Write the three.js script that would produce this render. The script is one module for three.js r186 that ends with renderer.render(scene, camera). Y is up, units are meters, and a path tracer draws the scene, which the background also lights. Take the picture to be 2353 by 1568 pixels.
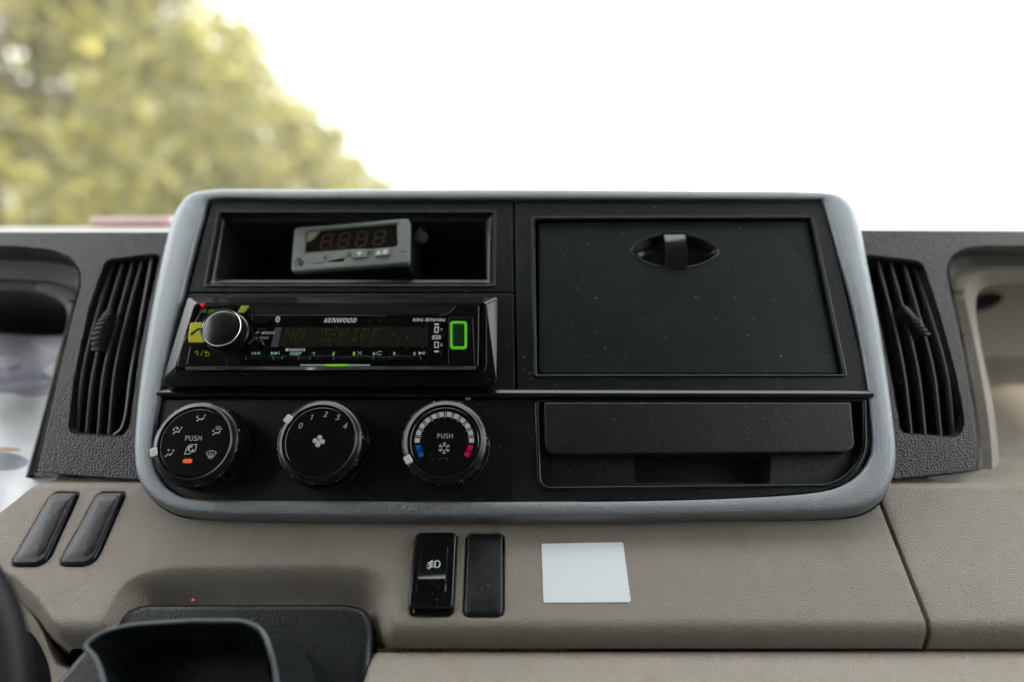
import * as THREE from 'three';
import { mergeGeometries, toCreasedNormals } from 'three/addons/utils/BufferGeometryUtils.js';

// ---------------------------------------------------------------- camera, sky, sun, exposure
const PITCH = THREE.MathUtils.degToRad(10.5), EYE = new THREE.Vector3(0, 2, 0), FPX = 1568, PW = 2353, PH = 1568;
const camera = new THREE.PerspectiveCamera(2 * Math.atan(PH / 2 / FPX) * 180 / Math.PI, PW / PH, 0.02, 400);
camera.position.copy(EYE);
camera.rotation.x = -PITCH;
camera.focus = 0.365;
camera.setFocalLength && (camera.filmGauge = 36);
camera.userData.fStop = 2.2;
camera.updateMatrixWorld(true);
const scene = new THREE.Scene();
scene.add(camera);
const renderer = new THREE.WebGLRenderer({ antialias: true });
renderer.toneMapping = THREE.LinearToneMapping;
renderer.toneMappingExposure = 3.9;
renderer.shadowMap.enabled = true;
{ // bright even overcast, a little brighter overhead
  const w = 64, h = 32, data = new Float32Array(w * h * 4);
  for (let j = 0; j < h; j++) for (let i = 0; i < w; i++) {
    const el = Math.sin(((j + 0.5) / h - 0.5) * Math.PI), k = 1.0 + 0.25 * Math.max(0, el);
    data.set([0.97 * k, 1.0 * k, 1.02 * k, 1], (j * w + i) * 4);
  }
  const sky = new THREE.DataTexture(data, w, h, THREE.RGBAFormat, THREE.FloatType);
  sky.mapping = THREE.EquirectangularReflectionMapping; sky.magFilter = THREE.LinearFilter; sky.needsUpdate = true;
  scene.background = sky; scene.environment = sky;
}
const sun = new THREE.DirectionalLight(0xfff2dd, 2.6);
sun.position.set(6, 12, 8); sun.castShadow = true; sun.shadow.radius = 10;
scene.add(sun); scene.add(sun.target);

// ---------------------------------------------------------------- small tools
let seedV = 7;
const rnd = () => { seedV = (seedV + 0x6d2b79f5) | 0; let t = Math.imul(seedV ^ (seedV >>> 15), 1 | seedV); t = (t + Math.imul(t ^ (t >>> 7), 61 | t)) ^ t; return ((t ^ (t >>> 14)) >>> 0) / 4294967296; };
const seed = (n) => { seedV = n; };
const lerp = (a, b, t) => a + (b - a) * t, clamp = (x, a, b) => Math.min(b, Math.max(a, x)), sstep = (a, b, x) => { const t = clamp((x - a) / (b - a), 0, 1); return t * t * (3 - 2 * t); };
const FWD = new THREE.Vector3(0, -Math.sin(PITCH), -Math.cos(PITCH)), UPC = new THREE.Vector3(0, Math.cos(PITCH), -Math.sin(PITCH)), RT = new THREE.Vector3(1, 0, 0);
const ray = (x, y) => RT.clone().multiplyScalar((x - PW / 2) / FPX).addScaledVector(UPC, (PH / 2 - y) / FPX).add(FWD);
// A plane of the dashboard: its own axes u (right), v (up along it), w (out of it), in millimetres; the place on it that a point of the photograph shows.
class Frame {
  constructor(tilt, origin) {
    const t = THREE.MathUtils.degToRad(tilt);
    this.O = origin; this.U = RT;
    this.V = UPC.clone().multiplyScalar(Math.cos(t)).addScaledVector(FWD, Math.sin(t));
    this.N = FWD.clone().multiplyScalar(-Math.cos(t)).addScaledVector(UPC, Math.sin(t));
    this.q = new THREE.Quaternion().setFromRotationMatrix(new THREE.Matrix4().makeBasis(this.U, this.V, this.N));
  }
  at(u, v, w = 0) { return this.O.clone().addScaledVector(this.U, u / 1000).addScaledVector(this.V, v / 1000).addScaledVector(this.N, w / 1000); }
  px(x, y, w = 0) {
    const d = ray(x, y), o = this.O.clone().addScaledVector(this.N, w / 1000), s = o.clone().sub(EYE).dot(this.N) / d.dot(this.N), p = EYE.clone().addScaledVector(d, s).sub(this.O);
    return [p.dot(this.U) * 1000, p.dot(this.V) * 1000];
  }
  pxs(list, w = 0) { return list.map(([x, y]) => this.px(x, y, w)); }
  scale(x, y, w = 0) { const a = this.px(x - 10, y, w), b = this.px(x + 10, y, w); return (b[0] - a[0]) / 20; } // mm for one pixel
}
const P = new Frame(20, EYE.clone().addScaledVector(FWD, 0.396));                 // the centre console
const L = (() => { const [u, v] = P.px(1176, 1205, -7); return new Frame(42, P.at(u, v, -7)); })(); // the beige panel below it
const pp = (x, y, w = 0) => P.px(x, y, w);

function clean(g) {
  if (g.index) g = g.toNonIndexed();
  for (const k of Object.keys(g.attributes)) if (!['position', 'normal', 'uv', 'color'].includes(k)) g.deleteAttribute(k);
  if (!g.attributes.normal) g.computeVertexNormals();
  g.morphAttributes = {};
  return g;
}
function boxUV(g) { // uv in metres by the face's main direction; positions are in millimetres
  const p = g.attributes.position, uv = new Float32Array(p.count * 2), a = new THREE.Vector3(), b = new THREE.Vector3(), c = new THREE.Vector3();
  for (let i = 0; i < p.count; i += 3) {
    a.fromBufferAttribute(p, i); b.fromBufferAttribute(p, i + 1); c.fromBufferAttribute(p, i + 2);
    const n = b.clone().sub(a).cross(c.clone().sub(a)), x = Math.abs(n.x), y = Math.abs(n.y), z = Math.abs(n.z);
    [a, b, c].forEach((q, k) => { const [s, t] = z >= x * 0.7 && z >= y * 0.7 ? [q.x, q.y] : x >= y ? [q.z, q.y] : [q.x, q.z]; uv[(i + k) * 2] = s / 1000; uv[(i + k) * 2 + 1] = t / 1000; });
  }
  g.setAttribute('uv', new THREE.BufferAttribute(uv, 2));
  return g;
}
const baseOf = new Map(), taken = new Map();
const numbered = (n) => { const k = taken.get(n) || 0; taken.set(n, k + 1); return k ? n + '_' + String(k).padStart(3, '0') : n; };
function thing(F, name, label, category, [u, v, w] = [0, 0, 0], group, kind) {
  const o = new THREE.Group(); o.name = numbered(name); scene.add(o);
  o.position.copy(F.at(u, v, w)); o.quaternion.copy(F.q);
  o.userData = { label, category }; if (group) o.userData.group = group; if (kind) o.userData.kind = kind;
  baseOf.set(o, [u, v, w]);
  return o;
}
function part(parent, name, geos, mat, { uv = false, crease = 35 } = {}) {
  if ((Array.isArray(geos) ? geos : [geos]).some((g) => g.type === 'ExtrudeGeometry')) crease = Math.min(crease, 6); // keeps flat faces flat beside their bevels
  const list = (Array.isArray(geos) ? geos : [geos]).map((g) => { g = clean(g); if (!uv || !g.attributes.uv) boxUV(g); return g; });
  let g = list.length > 1 ? mergeGeometries(list) : list[0];
  if (crease) g = toCreasedNormals(g, crease * Math.PI / 180);
  const b = baseOf.get(parent);
  g.translate(-b[0], -b[1], -b[2]); g.scale(0.001, 0.001, 0.001);
  const m = new THREE.Mesh(g, mat); m.name = name; m.castShadow = m.receiveShadow = true;
  baseOf.set(m, b); parent.add(m);
  return m;
}
const rp = (pts, r, n = 6) => { // polygon with rounded corners
  const out = [];
  pts.forEach((p, i) => {
    const a = pts[(i + pts.length - 1) % pts.length], b = pts[(i + 1) % pts.length];
    const da = [a[0] - p[0], a[1] - p[1]], db = [b[0] - p[0], b[1] - p[1]], la = Math.hypot(...da), lb = Math.hypot(...db);
    const rr = Array.isArray(r) ? r[i] : r, k = Math.min(rr, la * 0.49, lb * 0.49);
    if (k < 0.02) { out.push(p); return; }
    const A = [p[0] + da[0] / la * k, p[1] + da[1] / la * k], B = [p[0] + db[0] / lb * k, p[1] + db[1] / lb * k];
    for (let j = 0; j <= n; j++) { const t = j / n, q = 1 - t; const c = 0.15; // slightly fuller than a parabola
      const x = q * q * A[0] + 2 * q * t * (p[0] * (1 - c) + c * (A[0] + B[0]) / 2) + t * t * B[0], y = q * q * A[1] + 2 * q * t * (p[1] * (1 - c) + c * (A[1] + B[1]) / 2) + t * t * B[1];
      out.push([x, y]); }
  });
  return out;
};
const rect = (u0, v0, u1, v1) => [[u0, v0], [u1, v0], [u1, v1], [u0, v1]];
const V2 = ([x, y]) => new THREE.Vector2(x, y);
function extr(pts, w0, w1, b = 0, seg = 3, holes = []) {
  const s = new THREE.Shape(pts.map(V2)); for (const h of holes) s.holes.push(new THREE.Path(h.map(V2)));
  const g = new THREE.ExtrudeGeometry(s, { depth: Math.max(0.01, w1 - w0 - 2 * b), bevelEnabled: b > 0, bevelThickness: b, bevelSize: b, bevelOffset: -b, bevelSegments: seg, steps: 1, curveSegments: 8 });
  g.translate(0, 0, w0 + b);
  return g;
}
const box = (u0, u1, v0, v1, w0, w1, b = 0) => extr(rect(u0, v0, u1, v1), w0, w1, b, 2);
const flat = (pts, w, holes = []) => { const s = new THREE.Shape(pts.map(V2)); for (const h of holes) s.holes.push(new THREE.Path(h.map(V2))); const g = new THREE.ShapeGeometry(s); g.translate(0, 0, w); return g; };
function loft(rings, closed = true, caps = [false, false]) { // rings of [u,v,w] with the same number of points
  const n = rings[0].length, pos = rings.flat(2), idx = [];
  for (let r = 0; r + 1 < rings.length; r++) for (let i = 0; i < (closed ? n : n - 1); i++) { const a = r * n + i, b = r * n + (i + 1) % n; idx.push(a, b, a + n, b, b + n, a + n); }
  const g = new THREE.BufferGeometry(); g.setAttribute('position', new THREE.Float32BufferAttribute(pos, 3)); g.setIndex(idx);
  const out = [g.toNonIndexed()];
  for (const e of [0, 1]) if (caps[e]) { const ring = rings[e ? rings.length - 1 : 0], f = THREE.ShapeUtils.triangulateShape(ring.map(V2), []), q = []; f.forEach((t) => t.forEach((k) => q.push(...ring[k]))); const c = new THREE.BufferGeometry(); c.setAttribute('position', new THREE.Float32BufferAttribute(q, 3)); out.push(c); }
  out.forEach((o) => o.computeVertexNormals());
  return out.length > 1 ? mergeGeometries(out.map((o) => { o.deleteAttribute('uv'); return o; })) : out[0];
}
const lift = (pts, w) => pts.map(([u, v]) => [u, v, w]);
function turned(profile, [u, v], seg = 64) { // lathe about an axis along w; profile of [radius, w]
  const g = new THREE.LatheGeometry(profile.map(V2), seg); g.rotateX(Math.PI / 2); g.scale(1, 1, 1); g.translate(u, v, 0);
  return g;
}
const circ = ([u, v], r, n = 48, a0 = 0, a1 = Math.PI * 2) => Array.from({ length: n }, (_, i) => { const a = a0 + (a1 - a0) * i / (a1 - a0 < 6.28 ? n - 1 : n); return [u + r * Math.cos(a), v + r * Math.sin(a)]; });
function tube(pts, r, seg = 40, rad = 8, closed = false) { return new THREE.TubeGeometry(new THREE.CatmullRomCurve3(pts.map((p) => new THREE.Vector3(...p)), closed, 'centripetal'), seg, r, rad, closed); }
const spline = (pts, n, closed = true) => { const c = new THREE.CatmullRomCurve3(pts.map(([x, y]) => new THREE.Vector3(x, y, 0)), closed, 'centripetal'); return Array.from({ length: n }, (_, i) => { const p = c.getPoint(i / (closed ? n : n - 1)); return [p.x, p.y]; }); };

// ---------------------------------------------------------------- textures and materials
function texture(n, f, srgb) {
  const d = new Uint8Array(n * n * 4);
  for (let j = 0; j < n; j++) for (let i = 0; i < n; i++) { const c = f(i, j); for (let k = 0; k < 3; k++) d[(j * n + i) * 4 + k] = clamp(Array.isArray(c) ? c[k] : c, 0, 255); d[(j * n + i) * 4 + 3] = 255; }
  const t = new THREE.DataTexture(d, n, n); t.wrapS = t.wrapT = THREE.RepeatWrapping; t.magFilter = THREE.LinearFilter; if (srgb) t.colorSpace = THREE.SRGBColorSpace; t.needsUpdate = true;
  return t;
}
const sized = (t, metres) => { const c = t.clone(); c.repeat.set(1 / metres, 1 / metres); c.needsUpdate = true; return c; };
function cells(n, k, sd) { // tileable pebbled grain: raised cells with creases between
  seed(sd); const pts = Array.from({ length: k * k }, () => [rnd(), rnd(), rnd()]);
  return texture(n, (i, j) => {
    const x = i / n * k, y = j / n * k, cx = Math.floor(x), cy = Math.floor(y); let d1 = 9, d2 = 9, hh = 0;
    for (let b = -1; b <= 1; b++) for (let a = -1; a <= 1; a++) { const q = pts[((cy + b + k) % k) * k + (cx + a + k) % k], d = Math.hypot(cx + a + q[0] - x, cy + b + q[1] - y); if (d < d1) { d2 = d1; d1 = d; hh = q[2]; } else if (d < d2) d2 = d; }
    return 255 * (0.75 * Math.min(1, (d2 - d1) * 2.2) + 0.25 * hh);
  });
}
const valueNoise = (sd, k) => { seed(sd); const g = Array.from({ length: k * k }, rnd); return (x, y) => { const X = x * k, Y = y * k, i = Math.floor(X), j = Math.floor(Y), f = sstep(0, 1, X - i), h = sstep(0, 1, Y - j), q = (a, b) => g[((b % k + k) % k) * k + (a % k + k) % k]; return lerp(lerp(q(i, j), q(i + 1, j), f), lerp(q(i, j + 1), q(i + 1, j + 1), f), h); }; };
const grain = cells(512, 34, 11), GRAIN = (m) => sized(grain, m);
function canvasTex(w, h, draw) { const c = document.createElement('canvas'); c.width = w; c.height = h; draw(c.getContext('2d'), w, h); const t = new THREE.CanvasTexture(c); t.colorSpace = THREE.SRGBColorSpace; t.magFilter = THREE.LinearFilter; return t; }
function specks(g, w, h, count, sd, [lo, hi] = [0.4, 1.3], tint = [190, 195, 190], lint = 6) { // dust and lint lying on a surface
  seed(sd);
  for (let i = 0; i < count; i++) { const r = lo + (hi - lo) * Math.pow(rnd(), 3), a = 0.18 + 0.75 * Math.pow(rnd(), 2); g.fillStyle = `rgba(${tint.map((c) => Math.round(c - 40 * rnd())).join(',')},${a})`; g.beginPath(); g.ellipse(rnd() * w, rnd() * h, r, r * (0.5 + 0.5 * rnd()), rnd() * 3, 0, 7); g.fill(); }
  for (let i = 0; i < lint; i++) { const x = rnd() * w, y = rnd() * h, s = hi * 8; g.strokeStyle = `rgba(${tint.join(',')},${0.15 + 0.3 * rnd()})`; g.lineWidth = lo * 1.2; g.beginPath(); g.moveTo(x, y); g.bezierCurveTo(x + (rnd() - 0.5) * s * 2, y + (rnd() - 0.5) * s * 2, x + (rnd() - 0.5) * s * 2, y + (rnd() - 0.5) * s * 2, x + (rnd() - 0.5) * s * 2, y + (rnd() - 0.5) * s * 2); g.stroke(); }
}
const dusty = (base, count, sd, range, lint) => { const t = canvasTex(1024, 1024, (g, w, h) => { g.fillStyle = base; g.fillRect(0, 0, w, h); seed(sd + 5); for (let i = 0; i < 60; i++) { const x = rnd() * w, y = rnd() * h, r = 30 + 90 * rnd(), q = g.createRadialGradient(x, y, 0, x, y, r); const a = 0.05 * rnd(); q.addColorStop(0, `rgba(150,150,140,${a})`); q.addColorStop(1, 'rgba(150,150,140,0)'); g.fillStyle = q; g.fillRect(x - r, y - r, 2 * r, 2 * r); } specks(g, w, h, count, sd, range, [190, 195, 188], lint); }); t.wrapS = t.wrapT = THREE.RepeatWrapping; return sized(t, 0.14); };
const S = (o) => new THREE.MeshStandardMaterial(o), PH_ = (o) => new THREE.MeshPhysicalMaterial(o);
const lin = (r, g, b) => new THREE.Color().setRGB(r, g, b);
const noiseA = valueNoise(21, 8), noiseB = valueNoise(22, 32), noiseC = valueNoise(23, 128);
const beigeTex = (() => { const t = canvasTex(1024, 1024, (g, w, h) => {
  const im = g.createImageData(w, h); seed(91);
  for (let j = 0; j < h; j++) for (let i = 0; i < w; i++) { const x = i / w, y = j / h, k = 1 + 0.035 * (noiseA(x, y) - 0.5) + 0.035 * (noiseB(x, y) - 0.5) + 0.05 * (rnd() - 0.5), st = 0.05 * sstep(0.55, 0.9, noiseA(x + 0.37, y + 0.11) * 0.6 + noiseB(x, y) * 0.4); im.data.set([150 * k * (1 - st), 142 * k * (1 - st * 1.3), 130 * k * (1 - st * 2.2), 255], (j * w + i) * 4); }
  g.putImageData(im, 0, 0); specks(g, w, h, 160, 92, [0.5, 2.0], [88, 72, 52], 10); specks(g, w, h, 120, 93, [0.5, 1.6], [225, 220, 210], 14);
}); t.wrapS = t.wrapT = THREE.RepeatWrapping; return sized(t, 0.23); })();
const M = {
  fascia: PH_({ specularIntensity: 0.7, map: dusty('#121717', 1300, 31, [0.6, 3.2], 24), roughness: 0.38, bumpMap: GRAIN(0.026), bumpScale: 0.00007 }),
  door: PH_({ specularIntensity: 0.7, map: dusty('#182221', 800, 37, [0.7, 3.6], 30), roughness: 0.4, bumpMap: GRAIN(0.02), bumpScale: 0.00004 }),
  drawer: PH_({ specularIntensity: 0.8, map: dusty('#101515', 700, 41, [0.6, 3.2], 14), roughness: 0.34, bumpMap: GRAIN(0.024), bumpScale: 0.0001 }),
  pit: PH_({ color: lin(0.004, 0.004, 0.004), roughness: 0.8, specularIntensity: 0.35 }),
  liner: S({ color: lin(0.012, 0.0115, 0.011), roughness: 0.38, bumpMap: GRAIN(0.02), bumpScale: 0.00005 }),
  gloss: PH_({ map: dusty('#0b0d0d', 1100, 43, [0.4, 2.0], 14), roughness: 0.16, clearcoat: 0.3, clearcoatRoughness: 0.08 }),
  radio: PH_({ map: dusty('#0a0b0b', 1700, 47, [0.4, 1.8], 20), roughness: 0.22 }),
  knob: S({ map: dusty('#101313', 1500, 53, [0.4, 2.0], 30), roughness: 0.27 }),
  softBlack: S({ map: dusty('#14181a', 500, 59, [0.5, 2.0], 8), roughness: 0.27, bumpMap: GRAIN(0.02), bumpScale: 0.00006 }),
  silver: S({ color: lin(0.265, 0.288, 0.302), metalness: 0.7, roughness: 0.4, bumpMap: GRAIN(0.026), bumpScale: 0.00016 }),
  chrome: S({ color: lin(0.75, 0.75, 0.74), metalness: 1, roughness: 0.16 }),
  beige: S({ map: beigeTex, roughness: 0.5, bumpMap: GRAIN(0.034), bumpScale: 0.0004 }),
  pad: S({ map: beigeTex, roughness: 0.6, bumpMap: GRAIN(0.075), bumpScale: 0.0005 }),
  darkDash: S({ color: lin(0.032, 0.031, 0.031), roughness: 0.42, bumpMap: GRAIN(0.06), bumpScale: 0.00028 }),
  dashTop: S({ color: lin(0.32, 0.31, 0.28), roughness: 0.6, bumpMap: GRAIN(0.06), bumpScale: 0.0003 }),
  vent: S({ color: lin(0.014, 0.015, 0.015), roughness: 0.33 }),
  vane: S({ color: lin(0.05, 0.053, 0.053), roughness: 0.24 }),
  edge: PH_({ map: dusty('#15191a', 1400, 33, [0.4, 1.6], 10), roughness: 0.22 }),
  void: PH_({ color: lin(0.004, 0.005, 0.0055), roughness: 0.55, specularIntensity: 0.5 }),
  mark: S({ color: lin(0.62, 0.64, 0.62), roughness: 0.5 }),
  ctrl: S({ color: lin(0.185, 0.21, 0.185), roughness: 0.5, bumpMap: GRAIN(0.012), bumpScale: 0.00003 }),
  leather: S({ map: dusty('#101516', 900, 61, [0.5, 2.6], 8), roughness: 0.34, bumpMap: GRAIN(0.05), bumpScale: 0.0001 }),
  piping: S({ color: lin(0.10, 0.115, 0.12), roughness: 0.4 }),
  white: S({ color: lin(0.80, 0.82, 0.82), roughness: 0.45 }),
  cab: S({ color: lin(0.11, 0.107, 0.1), roughness: 0.9 }),
};
const glow = (r, g, b, k) => S({ color: lin(r * 0.5, g * 0.5, b * 0.5), emissive: lin(r, g, b), emissiveIntensity: k * 0.1, roughness: 0.4 });

// ---------------------------------------------------------------- the cab round the dashboard and the ground outside
const W = { at: (u, v, w) => new THREE.Vector3(u, v, w).multiplyScalar(0.001), q: new THREE.Quaternion() }; // plain world axes, millimetres
function struct(name, geos, mat) { const o = thing(W, name, undefined, undefined); o.userData = { kind: 'structure' }; const m = part(o, name + '_surface', geos, mat); return o; }
const wbox = (x0, x1, y0, y1, z0, z1) => { const g = new THREE.BoxGeometry(x1 - x0, y1 - y0, z1 - z0); g.translate((x0 + x1) / 2, (y0 + y1) / 2, (z0 + z1) / 2); return g; };
{
  const groundTex = sized(texture(256, (i, j) => { const k = 0.85 + 0.3 * noiseB(i / 256, j / 256); return [112 * k, 112 * k, 92 * k]; }, true), 6);
  const g = new THREE.PlaneGeometry(400, 400); g.rotateX(-Math.PI / 2);
  const m = new THREE.Mesh(g, S({ color: lin(0.16, 0.16, 0.11), roughness: 0.95 })); m.material.map = groundTex; m.name = 'ground'; m.userData = { kind: 'structure' }; m.receiveShadow = true; scene.add(m);
  struct('cab_roof', wbox(-700, 700, 2470, 2510, -430, 900), M.cab);
  struct('cab_rear_wall', wbox(-700, 700, 1000, 2469, 901, 940), M.cab);
  struct('cab_floor', wbox(-700, 700, 960, 999, -900, 900), S({ color: lin(0.05, 0.05, 0.05), roughness: 0.9 }));
  for (const s of [-1, 1]) struct(s < 0 ? 'cab_side_left' : 'cab_side_right', [wbox(s < 0 ? -740 : 701, s < 0 ? -701 : 740, 1000, 1880, -900, 900), wbox(s < 0 ? -740 : 701, s < 0 ? -701 : 740, 1880, 2469, 60, 900)], M.cab);
}

// ---------------------------------------------------------------- centre console
const grow = (pts, d) => { // outline moved outwards by d
  const n = pts.length, area = pts.reduce((s, p, i) => { const q = pts[(i + 1) % n]; return s + p[0] * q[1] - q[0] * p[1]; }, 0), sg = area > 0 ? 1 : -1;
  return pts.map((p, i) => { const a = pts[(i + n - 1) % n], b = pts[(i + 1) % n], ex = b[0] - a[0], ey = b[1] - a[1], l = Math.hypot(ex, ey) || 1; let dd = d; const l1 = Math.hypot(p[0] - a[0], p[1] - a[1]), l2 = Math.hypot(b[0] - p[0], b[1] - p[1]); if (l1 > 1e-6 && l2 > 1e-6) { const co = ((p[0] - a[0]) * (b[0] - p[0]) + (p[1] - a[1]) * (b[1] - p[1])) / l1 / l2; dd = d / Math.max(0.7, Math.sqrt((1 + co) / 2)); } return [p[0] + ey / l * dd * sg, p[1] - ex / l * dd * sg]; });
};
// rounded edge into an opening: starts flush, rises to a small bead of radius r, then drops to w1; [inward, w]
const quarter = (w0, r, w1) => { const o = [[-r * 0.9, w0 - 0.6]]; for (let i = 0; i <= 10; i++) { const a = Math.PI * (1 - i / 10 * 0.98); o.push([r * 0.5 + r * 0.72 * Math.cos(a) - r * 0.3, w0 + r * 0.55 * Math.sin(a)]); } o.push([r * 0.95 , w0 - 0.8], [r * 0.95, w1]); return o; };
const console_ = thing(P, 'centre_console', 'black centre console with rounded silver surround, holding stereo, dials and glovebox', 'console', [0, 0, -70]);
{
  const OUT = [[475, 449], [700, 446], [1176, 444], [1600, 448], [1880, 453], [1930, 463], [1958, 488], [1973, 522], [1990, 610], [2012, 730], [2032, 860], [2046, 970], [2053, 1055], [2046, 1105], [2022, 1155], [1985, 1180], [1940, 1191], [1700, 1199], [1176, 1207], [700, 1203], [480, 1196], [405, 1182], [352, 1148], [325, 1105], [316, 1050], [319, 960], [331, 850], [351, 720], [373, 610], [395, 522], [408, 490], [432, 462]];
  const INN = [[487, 459], [700, 458], [1176, 458], [1600, 458], [1876, 459], [1886, 459], [1893, 466], [1904, 498], [1930, 590], [1962, 705], [1986, 830], [2002, 940], [2008, 1020], [2003, 1050], [1978, 1088], [1940, 1115], [1890, 1130], [1690, 1146], [1176, 1155], [700, 1152], [470, 1150], [420, 1143], [378, 1117], [356, 1080], [351, 1040], [362, 950], [378, 865], [401, 755], [427, 640], [455, 530], [466, 494], [474, 466]];
  const n = 320, inner = spline(P.pxs(INN, 1), n), outer = spline(P.pxs(OUT, -8), n);
  const mix = (t) => inner.map((p, i) => [lerp(p[0], outer[i][0], t), lerp(p[1], outer[i][1], t)]);
  const prof = [[-0.01, -4], [0, 0.8], [0.03, 1.7], [0.08, 2.1], [0.3, 2.3], [0.56, 2.1], [0.68, 1.5], [0.8, 0], [0.9, -2.6], [0.96, -5.5], [1, -9], [1.0, -30], [1.0, -70]];
  part(console_, 'silver_surround', loft(prof.map(([t, w]) => lift(mix(t), w))), M.silver, { crease: 50 });
  { // pale dust packed in the joint under the fascia, brown dust down the side of the glovebox plate
    const low = spline(P.pxs([[425, 1145], [470, 1150.5], [700, 1152.5], [1000, 1155], [1176, 1155], [1330, 1154]], 0.5), 60, false); seed(811);
    part(console_, 'joint_dust', tube(low.map(([u, v]) => [u, v, 0.55 + 0.12 * rnd()]), 0.26, 200, 6), S({ color: lin(0.30, 0.22, 0.14), roughness: 0.9 }));
    const bits = []; for (let i = 0; i < 220; i++) { const k = Math.pow(rnd(), 0.6), q = P.px(lerp(1908, 1978, k) + (rnd() - 0.5) * 7 * (0.5 + k), lerp(520, 893, k), 0.3), g = new THREE.IcosahedronGeometry(0.1 + 0.22 * rnd() * k, 0); g.translate(q[0], q[1], 0.22); bits.push(g); }
    const d = part(console_, 'brown_dust', bits, S({ color: lin(0.07, 0.048, 0.026), roughness: 0.95 }), { crease: 0 }); d.userData.kind = 'stuff'; }
  part(console_, 'edge_seal', loft([[0, -7.6], [0.55, -8.2], [0.8, -9.2], [0.8, -40]].map(([d, w]) => lift(grow(outer, d), w))), M.pit, { crease: 60 });
  part(console_, 'back_plate', flat(outer, -70), M.pit);
  // plates of the fascia, each with its own edge and a narrow joint
  const pocketOuter = rp(P.pxs([[480, 487], [1139, 487], [1136, 659], [470, 659]].map(([x, y], i) => i === 0 ? [502, 487] : [x, y])), 1.5), pocketOpen = rp(P.pxs([[517, 514], [1117, 514], [1118, 645], [497, 645]], -7), 1.5);
  const shrink = (pts) => pts;
  part(console_, 'pocket_plate', extr(rp(P.pxs([[488, 461], [1177, 461], [1180, 671], [434, 671]]), 0.8), -3, 0, 0.5, 2, [pocketOuter]), M.fascia);
  { const fr = [...quarter(0, 1.2, 0).slice(0, 11).map(([d, w]) => lift(grow(pocketOuter, -d), w))], mixP = (k, w) => lift(pocketOuter.map(([u, v], i) => [lerp(u, pocketOpen[i][0], k), lerp(v, pocketOpen[i][1], k)]), w);
    part(console_, 'pocket_frame', loft([...fr, mixP(0.22, -1.4), mixP(0.8, -5.4), mixP(0.86, -5.5), mixP(0.93, -5.6), mixP(0.97, -5.9), mixP(1, -6.6), mixP(1, -8.2)]), M.edge, { crease: 60 }); }
  part(console_, 'pocket_liner', loft([lift(pocketOpen, -8), lift(pocketOpen.map(([u, v]) => [u * 0.98 - 1.5, v - 1]), -62)], true, [false, true]), M.liner);
  part(console_, 'radio_plate', extr(rp(P.pxs([[433, 675], [1180, 675], [1183, 898], [372, 898]]), 0.8), -3, -0.2, 0.5, 2), M.fascia);
  const doorHole = rp(P.pxs([[1224, 502], [1866, 500], [1943, 865], [1230, 865]]), 1.2);
  part(console_, 'glovebox_plate', extr(rp(P.pxs([[1184, 461], [1890, 461], [1996, 898], [1189, 898]]), 0.8), -3, 0.2, 0.5, 2, [doorHole]), M.fascia);
  part(console_, 'glovebox_rim', loft(quarter(0.2, 1.3, -12).map(([d, w]) => lift(grow(doorHole, -d + 0.3), w))), M.edge, { crease: 60 });
  { // rounded ledge that crosses the whole console
    const a = P.px(364, 905), b = P.px(2003, 908), k = [];
    k.push([3.4, -1.5], [2.8, 0.1], [2.45, 0.65], [2.1, 0.95], [0.5, 2.0], [0.1, 2.2], [-0.5, 2.35], [-1.4, 2.3], [-2.0, 1.8], [-2.3, 0.8], [-2.4, -2]);
    part(console_, 'ledge', loft(k.map(([dv, w]) => Array.from({ length: 60 }, (_, i) => [lerp(a[0], b[0], i / 59), lerp(a[1], b[1], i / 59) + dv, w])), false), M.edge, { crease: 50 });
  }
  const drawerHole = rp(P.pxs([[1233, 921], [1988, 919], [1990, 1050], [1925, 1117], [1239, 1124]]), [1.5, 1.5, 9, 9, 6], 8);
  const heater = rp([...P.pxs([[364, 918], [2005, 918]]), ...P.pxs([[2007, 1015], [1976, 1086], [1938, 1113], [1888, 1129], [1690, 1146], [1176, 1154], [700, 1151], [470, 1149], [420, 1141], [380, 1117], [357, 1080], [353, 1040]])], 0.6, 2);
  part(console_, 'heater_plate', extr(heater, -4, -0.6, 0.4, 2, [drawerHole]), M.fascia);
  const dc = P.px(1610, 1025);
  part(console_, 'tray_rim', loft(quarter(-0.6, 1.6, -6).map(([d, w]) => lift(grow(drawerHole, -d + 0.3), w))), M.edge, { crease: 60 });
  const notch = rp(P.pxs([[1456, 1050], [1772, 1050], [1768, 1112], [1459, 1114]], -6), 0.6);
  part(console_, 'tray_bed', extr(drawerHole, -8, -5.2, 0, 1, [notch]), M.drawer);
  part(console_, 'finger_slot', loft([lift(notch, -5.4), lift(notch.map(([u, v]) => [u, v + 2]), -20)], true, [false, true]), M.liner);
}

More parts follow.
